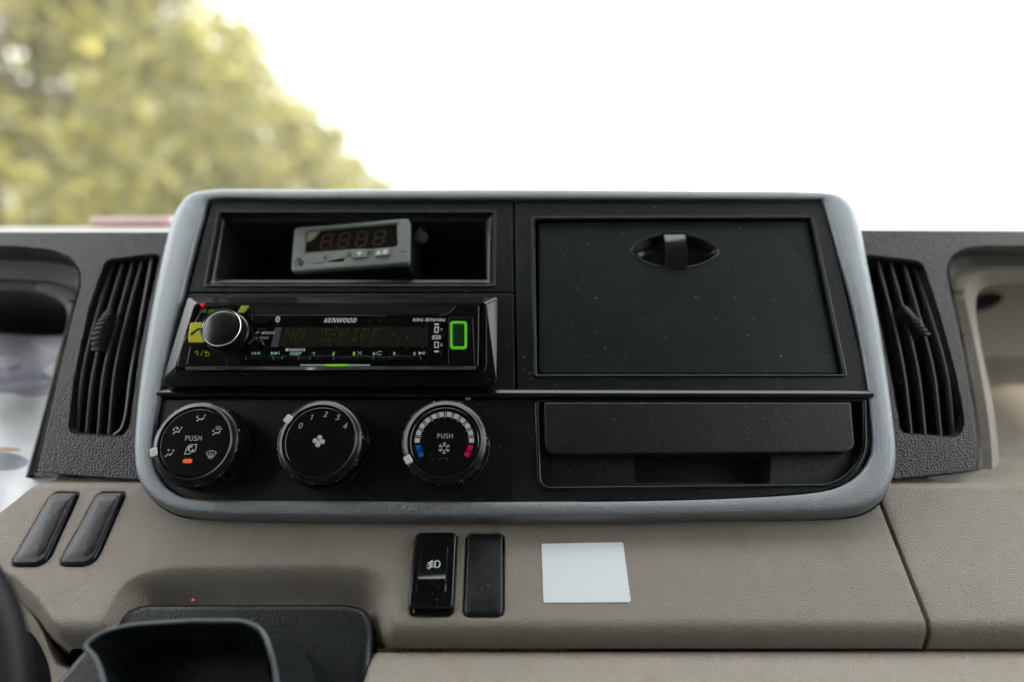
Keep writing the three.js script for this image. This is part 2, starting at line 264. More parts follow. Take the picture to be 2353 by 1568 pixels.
// ---------------------------------------------------------------- glovebox door with eye-shaped latch
{
  const t = thing(P, 'glovebox_door', 'flat black compartment door with eye-shaped latch recess, dotted with dust', 'compartment door', [...P.px(1580, 860), -2]);
  const c = P.px(1551, 577, -2), L0 = P.px(1452, 574, -2), R0 = P.px(1651, 577, -2), eye = [];
  const half = (R0[0] - L0[0]) / 2, hgt = (P.px(1551, 540, -2)[1] - P.px(1551, 615, -2)[1]) / 2;
  for (let i = 0; i < 48; i++) { const a = i / 48 * Math.PI * 2, ca = Math.cos(a), sa = Math.sin(a); eye.push([c[0] + half * Math.sign(ca) * Math.pow(Math.abs(ca), 1.0), c[1] + hgt * sa * Math.pow(Math.abs(sa), 0.28)]); }
  const outline = rp(P.pxs([[1238, 511], [1857, 508], [1931, 860], [1237, 860]], -2), 1.6);
  part(t, 'door_panel', extr(outline, -6, -2, 1.1, 4, [eye]), M.door);
  const sc = (k, ky, dy = 0) => eye.map(([u, v]) => [c[0] + (u - c[0]) * k, c[1] + (v - c[1]) * ky + dy]);
  const recess = part(t, 'latch_recess', loft([lift(sc(1.05, 1.1), -2.3), lift(sc(1.045, 1.09), -1.75), lift(sc(1.03, 1.06), -1.5), lift(sc(1.012, 1.03), -1.5), lift(sc(0.995, 0.985), -1.8), lift(sc(0.98, 0.95), -2.6), lift(sc(0.86, 0.86), -7), lift(sc(0.62, 0.66), -11), lift(sc(0.3, 0.36), -13)], true, [false, true]), PH_({ color: lin(0.012, 0.013, 0.013), roughness: 0.16 }), { crease: 50 });
  const a = P.px(1526, 560, 0)[0], b = P.px(1577, 560, 0)[0], vt = P.px(1551, 537, 0)[1], vb = P.px(1551, 614, 0)[1], prof = [];
  for (const [k, w] of [[0, -2.5], [0.02, -0.2], [0.05, 0.5], [0.07, 0.65], [0.3, 2.45], [0.36, 2.7], [0.45, 2.8], [0.6, 2.6], [0.75, 1.8], [0.88, 0.4], [1, -2.4]]) prof.push([lerp(vt, vb, k), w]);
  const ring = (u0, u1, d) => prof.map(([v, w]) => [[u0, v, w - d], [u0 + 0.5, v, w], [u1 - 0.5, v, w], [u1, v, w - d]]);
  part(t, 'latch_strap', loft(ring(a, b, 1.2), false), PH_({ color: lin(0.016, 0.018, 0.018), roughness: 0.15 }), { crease: 30 });
  part(t, 'latch_hinge', extr(rp(rect(a - 1.2, vt - 0.3, b + 0.8, vt + 1.6), 0.6), -2.2, 0.2, 0.5, 3), M.gloss);
}

// ---------------------------------------------------------------- drawer
{
  const t = thing(P, 'ashtray_drawer', 'wide black grained drawer front below the compartment door', 'drawer', [...P.px(1610, 1045), -5]);
  const q = rp(P.pxs([[1250, 924], [1957, 924], [1967, 1040], [1253, 1046]], 2.5), [1.2, 1.2, 6, 6], 8);
  part(t, 'drawer_front', extr(q, -5, 2.5, 1.3, 5), M.drawer);
}

// ---------------------------------------------------------------- lettering and symbols
const INK = '#bfc1ba';
function person(g, x, y, s, arrows) { // seated figure with air arrows, one unit = s
  g.save(); g.translate(x, y); g.scale(s, s); g.strokeStyle = g.fillStyle = INK; g.lineCap = 'butt'; g.lineJoin = 'round'; g.lineWidth = 0.26;
  g.beginPath(); g.moveTo(-0.85, 0.9); g.lineTo(-0.3, 0.3); g.lineTo(0.35, 0.5); g.lineTo(0.72, -0.15); g.stroke();
  g.beginPath(); g.arc(0.85, -0.55, 0.2, 0, 7); g.fill();
  const arrow = (a, b, c, d) => { const L_ = Math.hypot(c - a, d - b), ux = (c - a) / L_, uy = (d - b) / L_; g.lineWidth = 0.16; g.beginPath(); g.moveTo(a, b); g.lineTo(c - ux * 0.25, d - uy * 0.25); g.stroke(); g.beginPath(); g.moveTo(c, d); g.lineTo(c - ux * 0.42 - uy * 0.28, d - uy * 0.42 + ux * 0.28); g.lineTo(c - ux * 0.42 + uy * 0.28, d - uy * 0.42 - ux * 0.28); g.fill(); };
  if (arrows.includes('d')) arrow(-0.75, -0.55, -0.95, 0.25);
  if (arrows.includes('f')) arrow(-0.6, -0.6, 0.1, -0.6);
  if (arrows.includes('l')) arrow(-0.15, -0.15, 0.25, -0.55);
  if (arrows.includes('w')) { g.lineWidth = 0.09; g.beginPath(); g.moveTo(-0.45, -1.0); g.quadraticCurveTo(0.15, -1.35, 0.7, -1.0); g.lineTo(0.4, -0.45); g.lineTo(-0.15, -0.45); g.closePath(); g.stroke(); for (const k of [-0.05, 0.12, 0.29]) { g.beginPath(); g.moveTo(k, -0.95); g.quadraticCurveTo(k + 0.1, -0.7, k, -0.35); g.stroke(); } }
  g.restore();
}
function dialFace(kind, sd) {
  return canvasTex(512, 512, (g, w) => {
    g.fillStyle = '#0c0f0f'; g.fillRect(0, 0, w, w);
    g.save(); g.translate(w / 2, w / 2); g.scale(w / 2 / 80, w / 2 / 80); // one unit = one pixel of the photograph, dial radius 80
    g.fillStyle = g.strokeStyle = INK; g.textAlign = 'center'; g.textBaseline = 'middle';
    if (kind === 'mode') {
      person(g, 6, -61, 10.5, 'd'); person(g, -46, -30, 10.5, 'dfl'); person(g, 50, -27, 10.5, 'dw'); person(g, -56, 25, 10.5, 'f');
      g.font = '17px sans-serif'; g.fillText('PUSH', -4, -10);
      g.save(); g.translate(-6, 17); g.lineWidth = 2.2; g.beginPath(); g.moveTo(-13, 11); g.lineTo(-11, 0); g.quadraticCurveTo(-8, -11, 0, -12); g.lineTo(12, -12); g.lineTo(11, 4); g.lineTo(3, 6); g.quadraticCurveTo(-2, 11, -6, 11); g.closePath(); g.stroke(); g.lineWidth = 4.2; g.beginPath(); g.arc(0, -2, 5.5, -1.0, 1.9, true); g.stroke(); g.beginPath(); g.moveTo(9, 4); g.lineTo(-1, 6.6); g.lineTo(5, -2.4); g.fill(); g.restore();
      g.save(); g.translate(44, 30); g.lineWidth = 1.5; g.beginPath(); g.moveTo(-12, -6); g.quadraticCurveTo(0, -14, 12, -6); g.lineTo(6, 4); g.lineTo(-6, 4); g.closePath(); g.stroke(); for (const k of [-4, 0, 4]) { g.beginPath(); g.moveTo(k, -5); g.bezierCurveTo(k - 2, 0, k + 2.5, 4, k - 1, 9); g.stroke(); } g.restore();
    }
    if (kind === 'fan') {
      g.font = 'italic 18.5px sans-serif';
      for (const [s, x, y] of [['0', -50, -36], ['1', -25, -57], ['2', 8, -64], ['3', 38, -57], ['4', 58, -36]]) g.fillText(s, x, y);
      g.translate(-1, 1); for (let i = 0; i < 4; i++) { g.save(); g.rotate(i * Math.PI / 2 + 0.15); g.beginPath(); g.moveTo(0.5, 1); g.bezierCurveTo(-5, -4, -8.5, -9, -5, -13); g.bezierCurveTo(-1.5, -16.5, 6, -15, 6.2, -9.5); g.bezierCurveTo(6.3, -6, 3, -3.5, 1.4, 0); g.fill(); g.strokeStyle = '#0c0f0f'; g.lineWidth = 2.6; g.beginPath(); g.moveTo(1.5, -0.5); g.bezierCurveTo(4.5, -3, 7, -6, 7.4, -10.5); g.stroke(); g.restore(); }
    }
    if (kind === 'temp') {
      const seg = (a, half, r0, r1) => { g.beginPath(); g.arc(0, 0, r1, a - half, a + half); g.arc(0, 0, r0, a + half, a - half, true); g.closePath(); g.fill(); };
      for (let i = 0; i < 12; i++) { const a = -Math.PI / 2 + (i - 5.5) * 0.283; g.fillStyle = INK; seg(a, 0.09, 59, 71); if (i < 11) { seg(a + 0.1415, 0.015, 56, 71); } }
      g.fillStyle = '#0f5fb4'; seg(Math.PI - 0.255, 0.09, 58, 70); seg(Math.PI - 0.535, 0.09, 58, 70); seg(Math.PI - 0.395, 0.018, 55, 70);
      g.fillStyle = '#d3164a'; seg(0.255, 0.09, 58, 70); seg(0.535, 0.09, 58, 70); seg(0.395, 0.018, 55, 70);
      g.fillStyle = INK; g.font = '16px sans-serif'; g.fillText('PUSH', 1, -11);
      g.translate(0, 18); g.lineWidth = 1.7; g.beginPath(); for (let i = 0; i <= 6; i++) { const a = i * Math.PI / 3 + Math.PI / 6; g.lineTo(7 * Math.cos(a), 7 * Math.sin(a)); } g.stroke();
      for (let i = 0; i < 6; i++) { g.save(); g.rotate(i * Math.PI / 3); g.beginPath(); g.moveTo(0, -6); g.lineTo(0, -14); g.moveTo(-4, -13); g.lineTo(0, -9); g.lineTo(4, -13); g.stroke(); g.restore(); }
    }
    g.restore();
    specks(g, w, w, 150, sd, [0.7, 2.0], [205, 210, 205], 4);
  });
}

// ---------------------------------------------------------------- three heater dials
function dial([x, y], kind, pointer, label, sd) {
  const H = 18, c = P.px(x, y, H), mmpx = P.scale(x, y, H), RF = 80 * mmpx, RO = 100 * mmpx;
  const t = thing(P, 'heater_dial', label, 'dial', [...c, -0.5], 'round heater dials in a row');
  // body: turned ring with a groove for the face
  part(t, 'dial_ring', turned([[RO + 0.6, -0.5], [RO + 0.6, 1.5], [RO - 0.9, 2.2], [RO - 0.9, H - 4.2], [RO - 0.7, H - 3.0], [RO - 0.72, H - 2.1], [RO - 0.95, H - 1.7], [RO - 2.7, H - 0.6], [RO - 3.1, H - 0.42], [RF + 1.1, H], [RF + 0.4, H - 0.2], [RF + 0.35, H - 1.5]], c, 96), M.knob, { crease: 28 });
  const ribs = [];
  for (let k = 0; k < 10; k++) { // grip pads, each with fine ribs
    const a0 = pointer + 0.32 + k * (Math.PI * 2 - 0.3) / 10, a1 = a0 + 0.5, outerArc = (r) => circ(c, r, 9, a0, a1), pad = [...outerArc(RO - 1.4), ...outerArc(RO - 0.1).reverse()];
    part(t, 'grip_pad', extr(pad, 3.4, H - 2.6, 0.4, 2), M.knob, { crease: 20 });
    for (let j = 0; j < 6; j++) { const am = lerp(a0 + 0.06, a1 - 0.06, j / 5), d = 0.018; ribs.push(extr([[c[0] + (RO - 1) * Math.cos(am - d), c[1] + (RO - 1) * Math.sin(am - d)], [c[0] + (RO + 0.45) * Math.cos(am - d * 0.4), c[1] + (RO + 0.45) * Math.sin(am - d * 0.4)], [c[0] + (RO + 0.45) * Math.cos(am + d * 0.4), c[1] + (RO + 0.45) * Math.sin(am + d * 0.4)], [c[0] + (RO - 1) * Math.cos(am + d), c[1] + (RO - 1) * Math.sin(am + d)]], 4.4, H - 3.4, 0, 1)); }
  }
  const r = part(t, 'grip_ribs', ribs, M.knob, { crease: 10 }); r.userData.kind = 'stuff';
  seed(sd + 3); const chips = [];
  for (let k = 0; k < 46; k++) { const a = pointer + 0.32 + Math.floor(rnd() * 10) * (Math.PI * 2 - 0.3) / 10 + (rnd() < 0.5 ? 0 : 0.5) + (rnd() - 0.5) * 0.12, g = new THREE.IcosahedronGeometry(0.12 + 0.26 * rnd() * rnd(), 0), w = H - 2.9 + rnd() * 1.1; g.scale(1, 1.8, 0.8); g.rotateZ(a); const rr = RO - (w > H - 2.4 ? 0.75 : 0.15); g.translate(c[0] + rr * Math.cos(a), c[1] + rr * Math.sin(a), w); chips.push(g); }
  const ch = part(t, 'scuff_marks', chips, S({ color: lin(0.3, 0.31, 0.31), roughness: 0.7 }), { crease: 0 }); ch.userData.kind = 'stuff';
  const face = new THREE.CircleGeometry(RF - 0.7, 64); face.translate(c[0], c[1], H - 0.25);
  const edge = turned([[RF - 0.7, H - 0.25], [RF - 0.62, H - 0.28], [RF - 0.1, H - 0.62], [RF - 0.05, H - 0.75], [RF - 0.05, H - 2]], c, 96);
  const fm = PH_({ map: dialFace(kind, sd), roughness: 0.2, clearcoat: 0.15, clearcoatRoughness: 0.2 });
  const f = part(t, 'dial_face', face, fm, { uv: true }); part(f, 'face_edge', edge, M.gloss);
  { // pale pointer on the rim
    const q = rp(rect(RF + 0.8, -2.3, RO + 0.15, 2.3), 0.9).map(([a, b]) => [c[0] + a * Math.cos(pointer) - b * Math.sin(pointer), c[1] + a * Math.sin(pointer) + b * Math.cos(pointer)]);
    part(t, 'pointer', extr(q, H - 5, H + 0.25, 0.5, 3), M.mark);
  }
  if (kind !== 'fan') { const lx = kind === 'mode' ? -9 : -2, ly = kind === 'mode' ? 43 : 45, p = [c[0] + lx * mmpx, c[1] - ly * mmpx], pill = rp(rect(p[0] - 10.5 * mmpx, p[1] - 4.8 * mmpx, p[0] + 10.5 * mmpx, p[1] + 4.8 * mmpx), 4 * mmpx); part(f, 'indicator_lamp', extr(pill, H - 0.4, H - 0.05, 0.08, 1), kind === 'mode' ? glow(1, 0.13, 0.005, 1.0) : M.gloss); }
  return t;
}
dial([446, 1017], 'mode', Math.PI + 0.25, 'dial with airflow figures and a lit orange lamp, reading PUSH', 71);
dial([733, 1013], 'fan', Math.PI - 0.58, 'dial numbered 0 to 4 round a white fan symbol', 73);
dial([1021, 1013], 'temp', Math.PI + 0.5, 'dial with blue, white and red temperature marks round a snowflake', 79);

// ---------------------------------------------------------------- car stereo
{
  const t = thing(P, 'car_stereo', 'black car stereo with big volume knob and dim green display', 'car stereo', [...P.px(760, 893), 0]);
  const FW = 14, base = rp(P.pxs([[430, 683], [1144, 682], [1141, 892], [377, 892]]), [2, 2, 5, 5]), base2 = rp(P.pxs([[430, 683], [1145, 682], [1142, 893], [377, 893]], 7), [2, 2, 5, 5]), front = rp(P.pxs([[447, 697], [1117, 696], [1117, 860], [396, 862]], FW - 2), [2, 2, 5, 5]), front2 = rp(P.pxs([[457, 702], [1108, 701], [1107, 852], [410, 853]], FW - 3), [2, 2, 4, 4]);
  const vTop = P.px(760, 683, 7)[1] - 3;
  part(t, 'mounting_sleeve', loft([lift(base, -1), lift(base2, 5.5), lift(base2, 6).map(([u, v]) => [u, v, v > vTop ? 6.4 : 10.2]), grow(base2, -0.5).map(([u, v]) => [u, v, v > vTop - 0.6 ? 7.2 : 11.2]), lift(grow(front, 0.4), FW - 2.6), lift(front, FW - 2), lift(front2, FW - 2.2), lift(front2, FW - 4)], true, [false, true]), M.radio, { crease: 25 });
  const f0 = rp(P.pxs([[470, 699], [1101, 698], [1099, 845], [404, 845], [416, 790]], FW), [3, 2, 2, 2, 4]);
  part(t, 'faceplate', extr(f0, FW - 4, FW, 0.6, 3), M.radio);
  const q = (x, y, w = FW) => P.px(x, y, w), quad = (x0, y0, x1, y1, w = FW) => P.pxs([[x0, y0], [x1, y0], [x1, y1], [x0, y1]], w);
  part(t, 'disc_slot', extr(rp(P.pxs([[560, 704], [1046, 703], [1036, 716], [1022, 723], [590, 724]], FW), 0.4), FW - 0.2, FW + 0.05, 0, 1), M.pit);
  part(t, 'slot_edge', tube([[...q(575, 725), FW + 0.1], [...q(800, 725), FW + 0.1], [...q(1020, 725), FW + 0.1], [...q(1036, 717), FW + 0.1], [...q(1047, 703), FW + 0.1]], 0.16, 60, 6), M.softBlack);
  // display plate with everything printed on it
  const D0 = q(560, 726, FW + 0.3), D1 = q(1026, 838, FW + 0.3), X0 = D0[0], X1 = D1[0], Y1 = D0[1], Y0 = D1[1], TW = 2048, TH = Math.round(TW * (Y1 - Y0) / (X1 - X0));
  const to = (x, y) => { const [u, v] = q(x, y, FW + 0.3); return [(u - X0) / (X1 - X0) * TW, (Y1 - v) / (Y1 - Y0) * TH]; }, k = TW / 466;
  const segs = (g, ch, x, y, w, h, col) => { // dim segment lettering
    const Gm = { N: ['l', 'r', 'd1', 'd2'], O: ['l', 'r', 't', 'b'], D: ['m', 'r', 't', 'b'], E: ['l', 't', 'b', 'c'], V: ['l', 'd3'], I: ['m', 't', 'b'], C: ['l', 't', 'b'] }[ch] || [];
    g.strokeStyle = col; g.lineWidth = w * 0.13; const S_ = { l: [0, 0, 0, 1], r: [1, 0, 1, 1], t: [0, 0, 1, 0], b: [0, 1, 1, 1], c: [0, 0.5, 0.8, 0.5], m: [0.5, 0, 0.5, 1], d1: [0, 0, 0.5, 0.5], d2: [0.5, 0.5, 1, 1], d3: [0, 1, 1, 0] };
    for (const s of Gm) { const [a, b, c, d] = S_[s]; const sl = (yy) => (1 - yy) * w * 0.2; g.beginPath(); g.moveTo(x + a * w + sl(b), y + b * h); g.lineTo(x + c * w + sl(d), y + d * h); g.stroke(); }
  };
  const dispTex = canvasTex(TW, TH, (g) => {
    g.fillStyle = '#070808'; g.fillRect(0, 0, TW, TH);
    const [a, b] = to(641, 752), [c, d] = to(983, 797); g.fillStyle = '#1f1e1a'; g.fillRect(a, b, c - a, d - b);
    { const [e, f] = to(630, 753), [m, n] = to(641, 798); g.fillStyle = '#4c5154'; g.beginPath(); g.moveTo(e + 8, f); g.lineTo(m, f); g.lineTo(m - 12, n); g.lineTo(e - 12, n); g.fill(); }
    const tx = (s, x, y, px, o = {}) => { const [X, Y] = to(x, y); g.font = `${o.style || ''} ${px * k}px sans-serif`; g.fillStyle = o.c || '#cfd3d2'; g.textAlign = o.al || 'center'; g.textBaseline = 'middle'; g.save(); g.translate(X, Y); g.scale(o.sx || 1, 1); g.fillText(s, 0, 0); g.restore(); };
    tx('KENWOOD', 781, 736.5, 15.5, { style: 'bold italic', sx: 0.94 }); tx('KDC-BT610U', 986, 735.5, 10, { sx: 1.28, style: 'bold' });
    let x = 655; for (const ch of 'NO DEVICE') { const [X, Y] = to(x, 757); segs(g, ch, X, Y, 17 * k, 27 * k, '#31390f'); x += 25.2; }
    { const [X, Y] = to(638, 734); g.fillStyle = '#cfd3d2'; g.beginPath(); g.ellipse(X, Y, 5.2 * k, 7.5 * k, 0, 0, 7); g.fill(); g.strokeStyle = '#15181a'; g.lineWidth = 1.1 * k; g.beginPath(); g.moveTo(X - 2.2 * k, Y - 2.5 * k); g.lineTo(X + 2.2 * k, Y + 2.2 * k); g.lineTo(X, Y + 4.6 * k); g.lineTo(X, Y - 4.6 * k); g.lineTo(X + 2.2 * k, Y - 2.2 * k); g.lineTo(X - 2.2 * k, Y + 2.5 * k); g.stroke(); }
    tx('BAND', 602, 756, 7, { c: '#565a5a', sx: 1.2 }); tx('VOICE', 617, 765.5, 8.4, { style: 'bold', sx: 1.15 }); tx('SEEK', 607, 776.5, 8, { sx: 1.2 });
    { const [X, Y] = to(593, 766); g.strokeStyle = '#cfd3d2'; g.lineWidth = 2.2 * k; g.beginPath(); g.arc(X + 1 * k, Y + 3 * k, 6 * k, 3.3, 4.9); g.stroke(); g.lineWidth = 1 * k; const [A, B] = to(588, 779); g.beginPath(); g.moveTo(A, B); g.lineTo(A, B - 3 * k); g.lineTo(A + 5 * k, B - 3 * k); g.stroke(); const [E, F] = to(601, 766); g.fillStyle = '#cfd3d2'; g.fillRect(E, F - 2 * k, 5 * k, 4 * k); }
    tx('DIMMER', 679, 804.5, 9, { style: 'bold italic', sx: 1.15 }); { const [X, Y] = to(659, 804); g.fillStyle = '#cfd3d2'; g.fillRect(X - 3 * k, Y - 3 * k, 6 * k, 6 * k); }
    const G1 = '#9fd9b4', G2 = '#c6ea72';
    tx('DISP', 678, 813, 10.5, { style: 'italic bold', c: G1, sx: 1.1 });
    for (const [s, X, cc] of [['1', 721, G1], ['2', 766, G2], ['3', 813, G2], ['4', 859, G1], ['5', 906, G1], ['6', 952, G1]]) tx(s, X, 813, 10.5, { c: cc, style: 'bold', sx: 1.1 });
    const tri = (X0_, dir, c0) => { const [X, Y] = to(X0_, 812); g.fillStyle = c0; g.beginPath(); g.moveTo(X, Y - 4 * k); g.lineTo(X, Y + 4 * k); g.lineTo(X + dir * 8 * k, Y); g.fill(); };
    tri(588, -1, G1); tri(597, -1, G1); { const [X, Y] = to(578, 812); g.fillRect(X, Y - 4 * k, 1.6 * k, 8 * k); } tri(622, 1, G1); tri(631, 1, G1); { const [X, Y] = to(640, 812); g.fillRect(X, Y - 4 * k, 1.6 * k, 8 * k); }
    tri(962, 1, '#cfd3d2'); { const [X, Y] = to(971, 812); g.fillRect(X, Y - 3.5 * k, 1.5 * k, 7 * k); const [Z] = to(974, 812); g.fillRect(Z, Y - 3.5 * k, 1.5 * k, 7 * k); }
    { const [X, Y] = to(826, 812); g.strokeStyle = '#b9bfbb'; g.lineWidth = 1.2 * k; g.beginPath(); g.moveTo(X - 5 * k, Y - 4 * k); g.lineTo(X + 5 * k, Y + 3 * k); g.moveTo(X - 5 * k, Y + 3 * k); g.lineTo(X + 5 * k, Y - 4 * k); g.stroke(); const [Z] = to(872, 812); g.beginPath(); g.ellipse(Z, Y, 6 * k, 4 * k, 0, 0.6, 5.6); g.stroke(); }
    for (const [yy, n] of [[758, '1'], [793, '2']]) { const [X, Y] = to(1003, yy); g.strokeStyle = '#cfd3d2'; g.lineWidth = 2.2 * k; g.strokeRect(X - 4 * k, Y - 6 * k, 8 * k, 12 * k); tx(n, 1014, yy, 8.5, { style: 'bold', sx: 1.2 }); }
    for (const yy of [745.5, 808]) { const [X, Y] = to(1003, yy); g.fillStyle = '#cfd3d2'; g.fillRect(X - 5 * k, Y - 2 * k, 10 * k, 4 * k); }
    { const [X, Y] = to(1003, 775.5); g.fillStyle = '#a9adac'; g.beginPath(); g.roundRect(X - 10 * k, Y - 5 * k, 20 * k, 10 * k, 2 * k); g.fill(); tx('BT', 1003, 775.8, 8, { c: '#4a4d4d', style: 'bold', sx: 1.2 }); g.fillStyle = '#8d9190'; const [, y1] = to(1003, 766), [, y2] = to(1003, 784); g.fillRect(X - k * 0.8, y1, 1.6 * k, 4 * k); g.fillRect(X - k * 0.8, y2, 1.6 * k, 4 * k); }
    specks(g, TW, TH, 900, 97, [0.9, 4.0], [215, 215, 205], 14);
  });
  const plate = new THREE.PlaneGeometry(X1 - X0, Y1 - Y0); plate.translate((X0 + X1) / 2, (Y0 + Y1) / 2, FW + 0.3);
  const lens = part(t, 'display_panel', extr(rect(X0 - 0.2, Y0, X1 + 0.2, Y1), FW - 0.5, FW + 0.25, 0, 1), M.radio);
  part(lens, 'display_print', plate, PH_({ map: dispTex, roughness: 0.14 }), { uv: true });
  // keys under the display
  for (const [a, b] of [[564, 628], [647, 686], [711, 767], [802, 858], [895, 967]]) part(t, 'preset_key', extr(rp(P.pxs([[a, 818], [b, 818], [b, 828], [a, 828]], FW + 1.2), 0.4), FW, FW + 1.3, 0.35, 3), M.gloss);
  for (const [a, b] of [[629, 646], [687, 710], [768, 801], [859, 894]]) part(t, 'key_link', extr(rp(P.pxs([[a, 820], [b, 820], [b, 830], [a, 830]], FW + 0.8), 0.3), FW, FW + 0.8, 0.25, 2), M.radio);
  part(t, 'light_bar', extr(quad(690, 837.5, 850, 840.5, FW + 0.5), FW, FW + 0.5, 0, 1), S({ color: lin(0.32, 0.42, 0.34), roughness: 0.3 }));
  part(t, 'green_lamp', extr(quad(748, 837.2, 800, 840.9, FW + 0.6), FW, FW + 0.6, 0, 1), glow(0.3, 0.95, 0.02, 0.6));
  part(t, 'chrome_strip', loft([[841.4, FW + 0.2], [842.4, FW + 1.3], [843.2, FW + 1.3], [850.5, FW - 0.3]].map(([y, w], i) => [[...q(428 + (i > 1 ? -3 : 0), y, w), w], [...q(760, y, w), w], [...q(1094, y - 1, w), w]]), false), M.chrome);
  // volume knob
  const KH = FW + 10, kc = q(507, 752, KH), ks = P.scale(507, 752, KH), KR = 47.5 * ks;
  const kn = part(t, 'volume_knob', turned([[KR + 1.0, FW - 0.5], [KR + 0.9, FW + 1.4], [KR + 0.2, FW + 2], [KR - 0.3, KH - 1.4], [KR - 0.4, KH - 0.6]], kc, 72), M.knob, { crease: 25 });
  part(kn, 'knob_ring', turned([[KR - 0.3, KH - 1.0], [KR, KH - 0.5], [KR - 0.15, KH - 0.1], [KR - 0.6, KH - 0.05], [KR - 0.9, KH - 0.4]], kc, 72), M.chrome, { crease: 60 });
  part(kn, 'knob_cap', turned([[KR - 0.8, KH - 0.7], [KR - 1.6, KH - 0.2], [KR * 0.7, KH + 0.5], [KR * 0.4, KH + 1.0], [0.01, KH + 1.2]], kc, 64), PH_({ map: dusty('#171512', 2600, 101, [0.4, 2.4], 30), roughness: 0.28, clearcoat: 0.2, clearcoatRoughness: 0.2 }), { crease: 40 });
  part(kn, 'glow_ring', turned([[KR - 3.4, KH + 0.27], [KR - 3.0, KH + 0.24], [KR - 2.6, KH + 0.12]], kc, 64), S({ color: lin(0.07, 0.07, 0.012), roughness: 0.3 }), { crease: 60 });
  // buttons on the left
  const call = part(t, 'call_button', extr(rp(P.pxs([[436, 741], [470, 741], [470, 787], [431, 787]], FW + 1), 1.2), FW - 0.3, FW + 1, 0.4, 3), S({ color: lin(0.46, 0.44, 0.015), roughness: 0.35, emissive: lin(0.46, 0.44, 0.0), emissiveIntensity: 0.03 }));
  { const [cx, cy] = q(449, 764, FW + 1.1), s = 0.26, hp = [[-11, -6], [-7, -8], [-3, -3], [3, 4], [9, 6], [9, 10], [4, 10], [-4, 4], [-9, -1]].map(([a, b]) => [cx + a * s, cy + b * s]); part(call, 'handset_sign', extr(rp(hp, 0.5, 3), FW + 0.9, FW + 1.08, 0, 1), M.pit); }
  const small = (name, pts, w, mat) => part(t, name, extr(rp(P.pxs(pts, w), 0.6), FW - 0.3, w, 0.35, 3), mat || M.gloss);
  const back = small('search_button', [[436, 797], [516, 797], [522, 838], [428, 838]], FW + 0.7);
  small('source_button', [[474, 701], [545, 700], [520, 724], [454, 724]], FW + 0.6);
  small('eject_button', [[553, 703], [572, 702], [560, 719], [545, 719]], FW + 0.9, S({ color: lin(0.35, 0.34, 0.02), roughness: 0.35 }));
  small('up_button', [[577, 729], [622, 729], [612, 744], [582, 744]], FW + 1.6); small('down_button', [[560, 781], [600, 781], [608, 795], [566, 795]], FW + 1.6);
  const printOn = (parent, name, x0, y0, x1, y1, w, draw) => { const a = q(x0, y1, w), b = q(x1, y0, w), h = Math.round(512 * (b[1] - a[1]) / (b[0] - a[0])), g = new THREE.PlaneGeometry(b[0] - a[0], b[1] - a[1]); g.translate((a[0] + b[0]) / 2, (a[1] + b[1]) / 2, w); part(parent, name, g, PH_({ map: canvasTex(512, h, draw), roughness: 0.18 }), { uv: true }); };
  printOn(back, 'button_print', 441, 800, 486, 823, FW + 0.78, (g, w, h) => { g.fillStyle = '#0a0b0b'; g.fillRect(0, 0, w, h); g.strokeStyle = g.fillStyle = '#7c9a10'; g.lineWidth = 26; g.beginPath(); g.arc(100, h * 0.45, 42, 2.4, 7.2); g.lineTo(150, h * 0.8); g.stroke(); g.beginPath(); g.moveTo(225, h * 0.8); g.lineTo(290, h * 0.2); g.stroke(); g.beginPath(); g.moveTo(360, h * 0.45); g.lineTo(430, h * 0.45); g.quadraticCurveTo(480, h * 0.45, 470, h * 0.78); g.lineTo(350, h * 0.78); g.stroke(); g.beginPath(); g.moveTo(330, h * 0.45); g.lineTo(390, h * 0.2); g.lineTo(390, h * 0.7); g.fill(); });
  printOn(t, 'source_print', 463, 708, 500, 721, FW + 0.68, (g, w, h) => { g.fillStyle = '#0a0b0b'; g.fillRect(0, 0, w, h); g.strokeStyle = g.fillStyle = '#5c9a12'; g.lineWidth = 22; g.beginPath(); g.arc(90, h * 0.55, 50, -0.9, 4.0); g.stroke(); g.beginPath(); g.moveTo(90, h * 0.05); g.lineTo(90, h * 0.5); g.stroke(); g.font = `bold italic ${h * 0.8}px sans-serif`; g.fillText('SRC', 180, h * 0.82); });
  part(t, 'red_lamp', extr(P.pxs([[457, 697], [470, 697], [463, 706]], FW + 0.7), FW - 0.6, FW + 0.7, 0, 1), glow(0.9, 0.03, 0.02, 0.7));
  // usb flap with its lit ring
  const flap = part(t, 'usb_flap', extr(rp(P.pxs([[1031, 729], [1086, 729], [1091, 838], [1030, 838]], FW + 0.5), 0.8), FW - 0.3, FW + 0.5, 0.3, 3), M.radio);
  const ro = rp(quad(1034, 738, 1073, 803, FW + 1), 1.8), ri = rp(quad(1039, 743, 1068, 797, FW + 1), 1.2);
  part(flap, 'glow_ring', extr(ro, FW + 0.3, FW + 1, 0.25, 2, [ri]), glow(0.12, 0.80, 0.01, 0.6));
  part(flap, 'usb_cover', extr(rp(quad(1042, 746, 1066, 794, FW + 0.8), 0.5), FW + 0.3, FW + 0.8, 0.2, 2), PH_({ color: lin(0.008, 0.035, 0.012), roughness: 0.15 }));
}

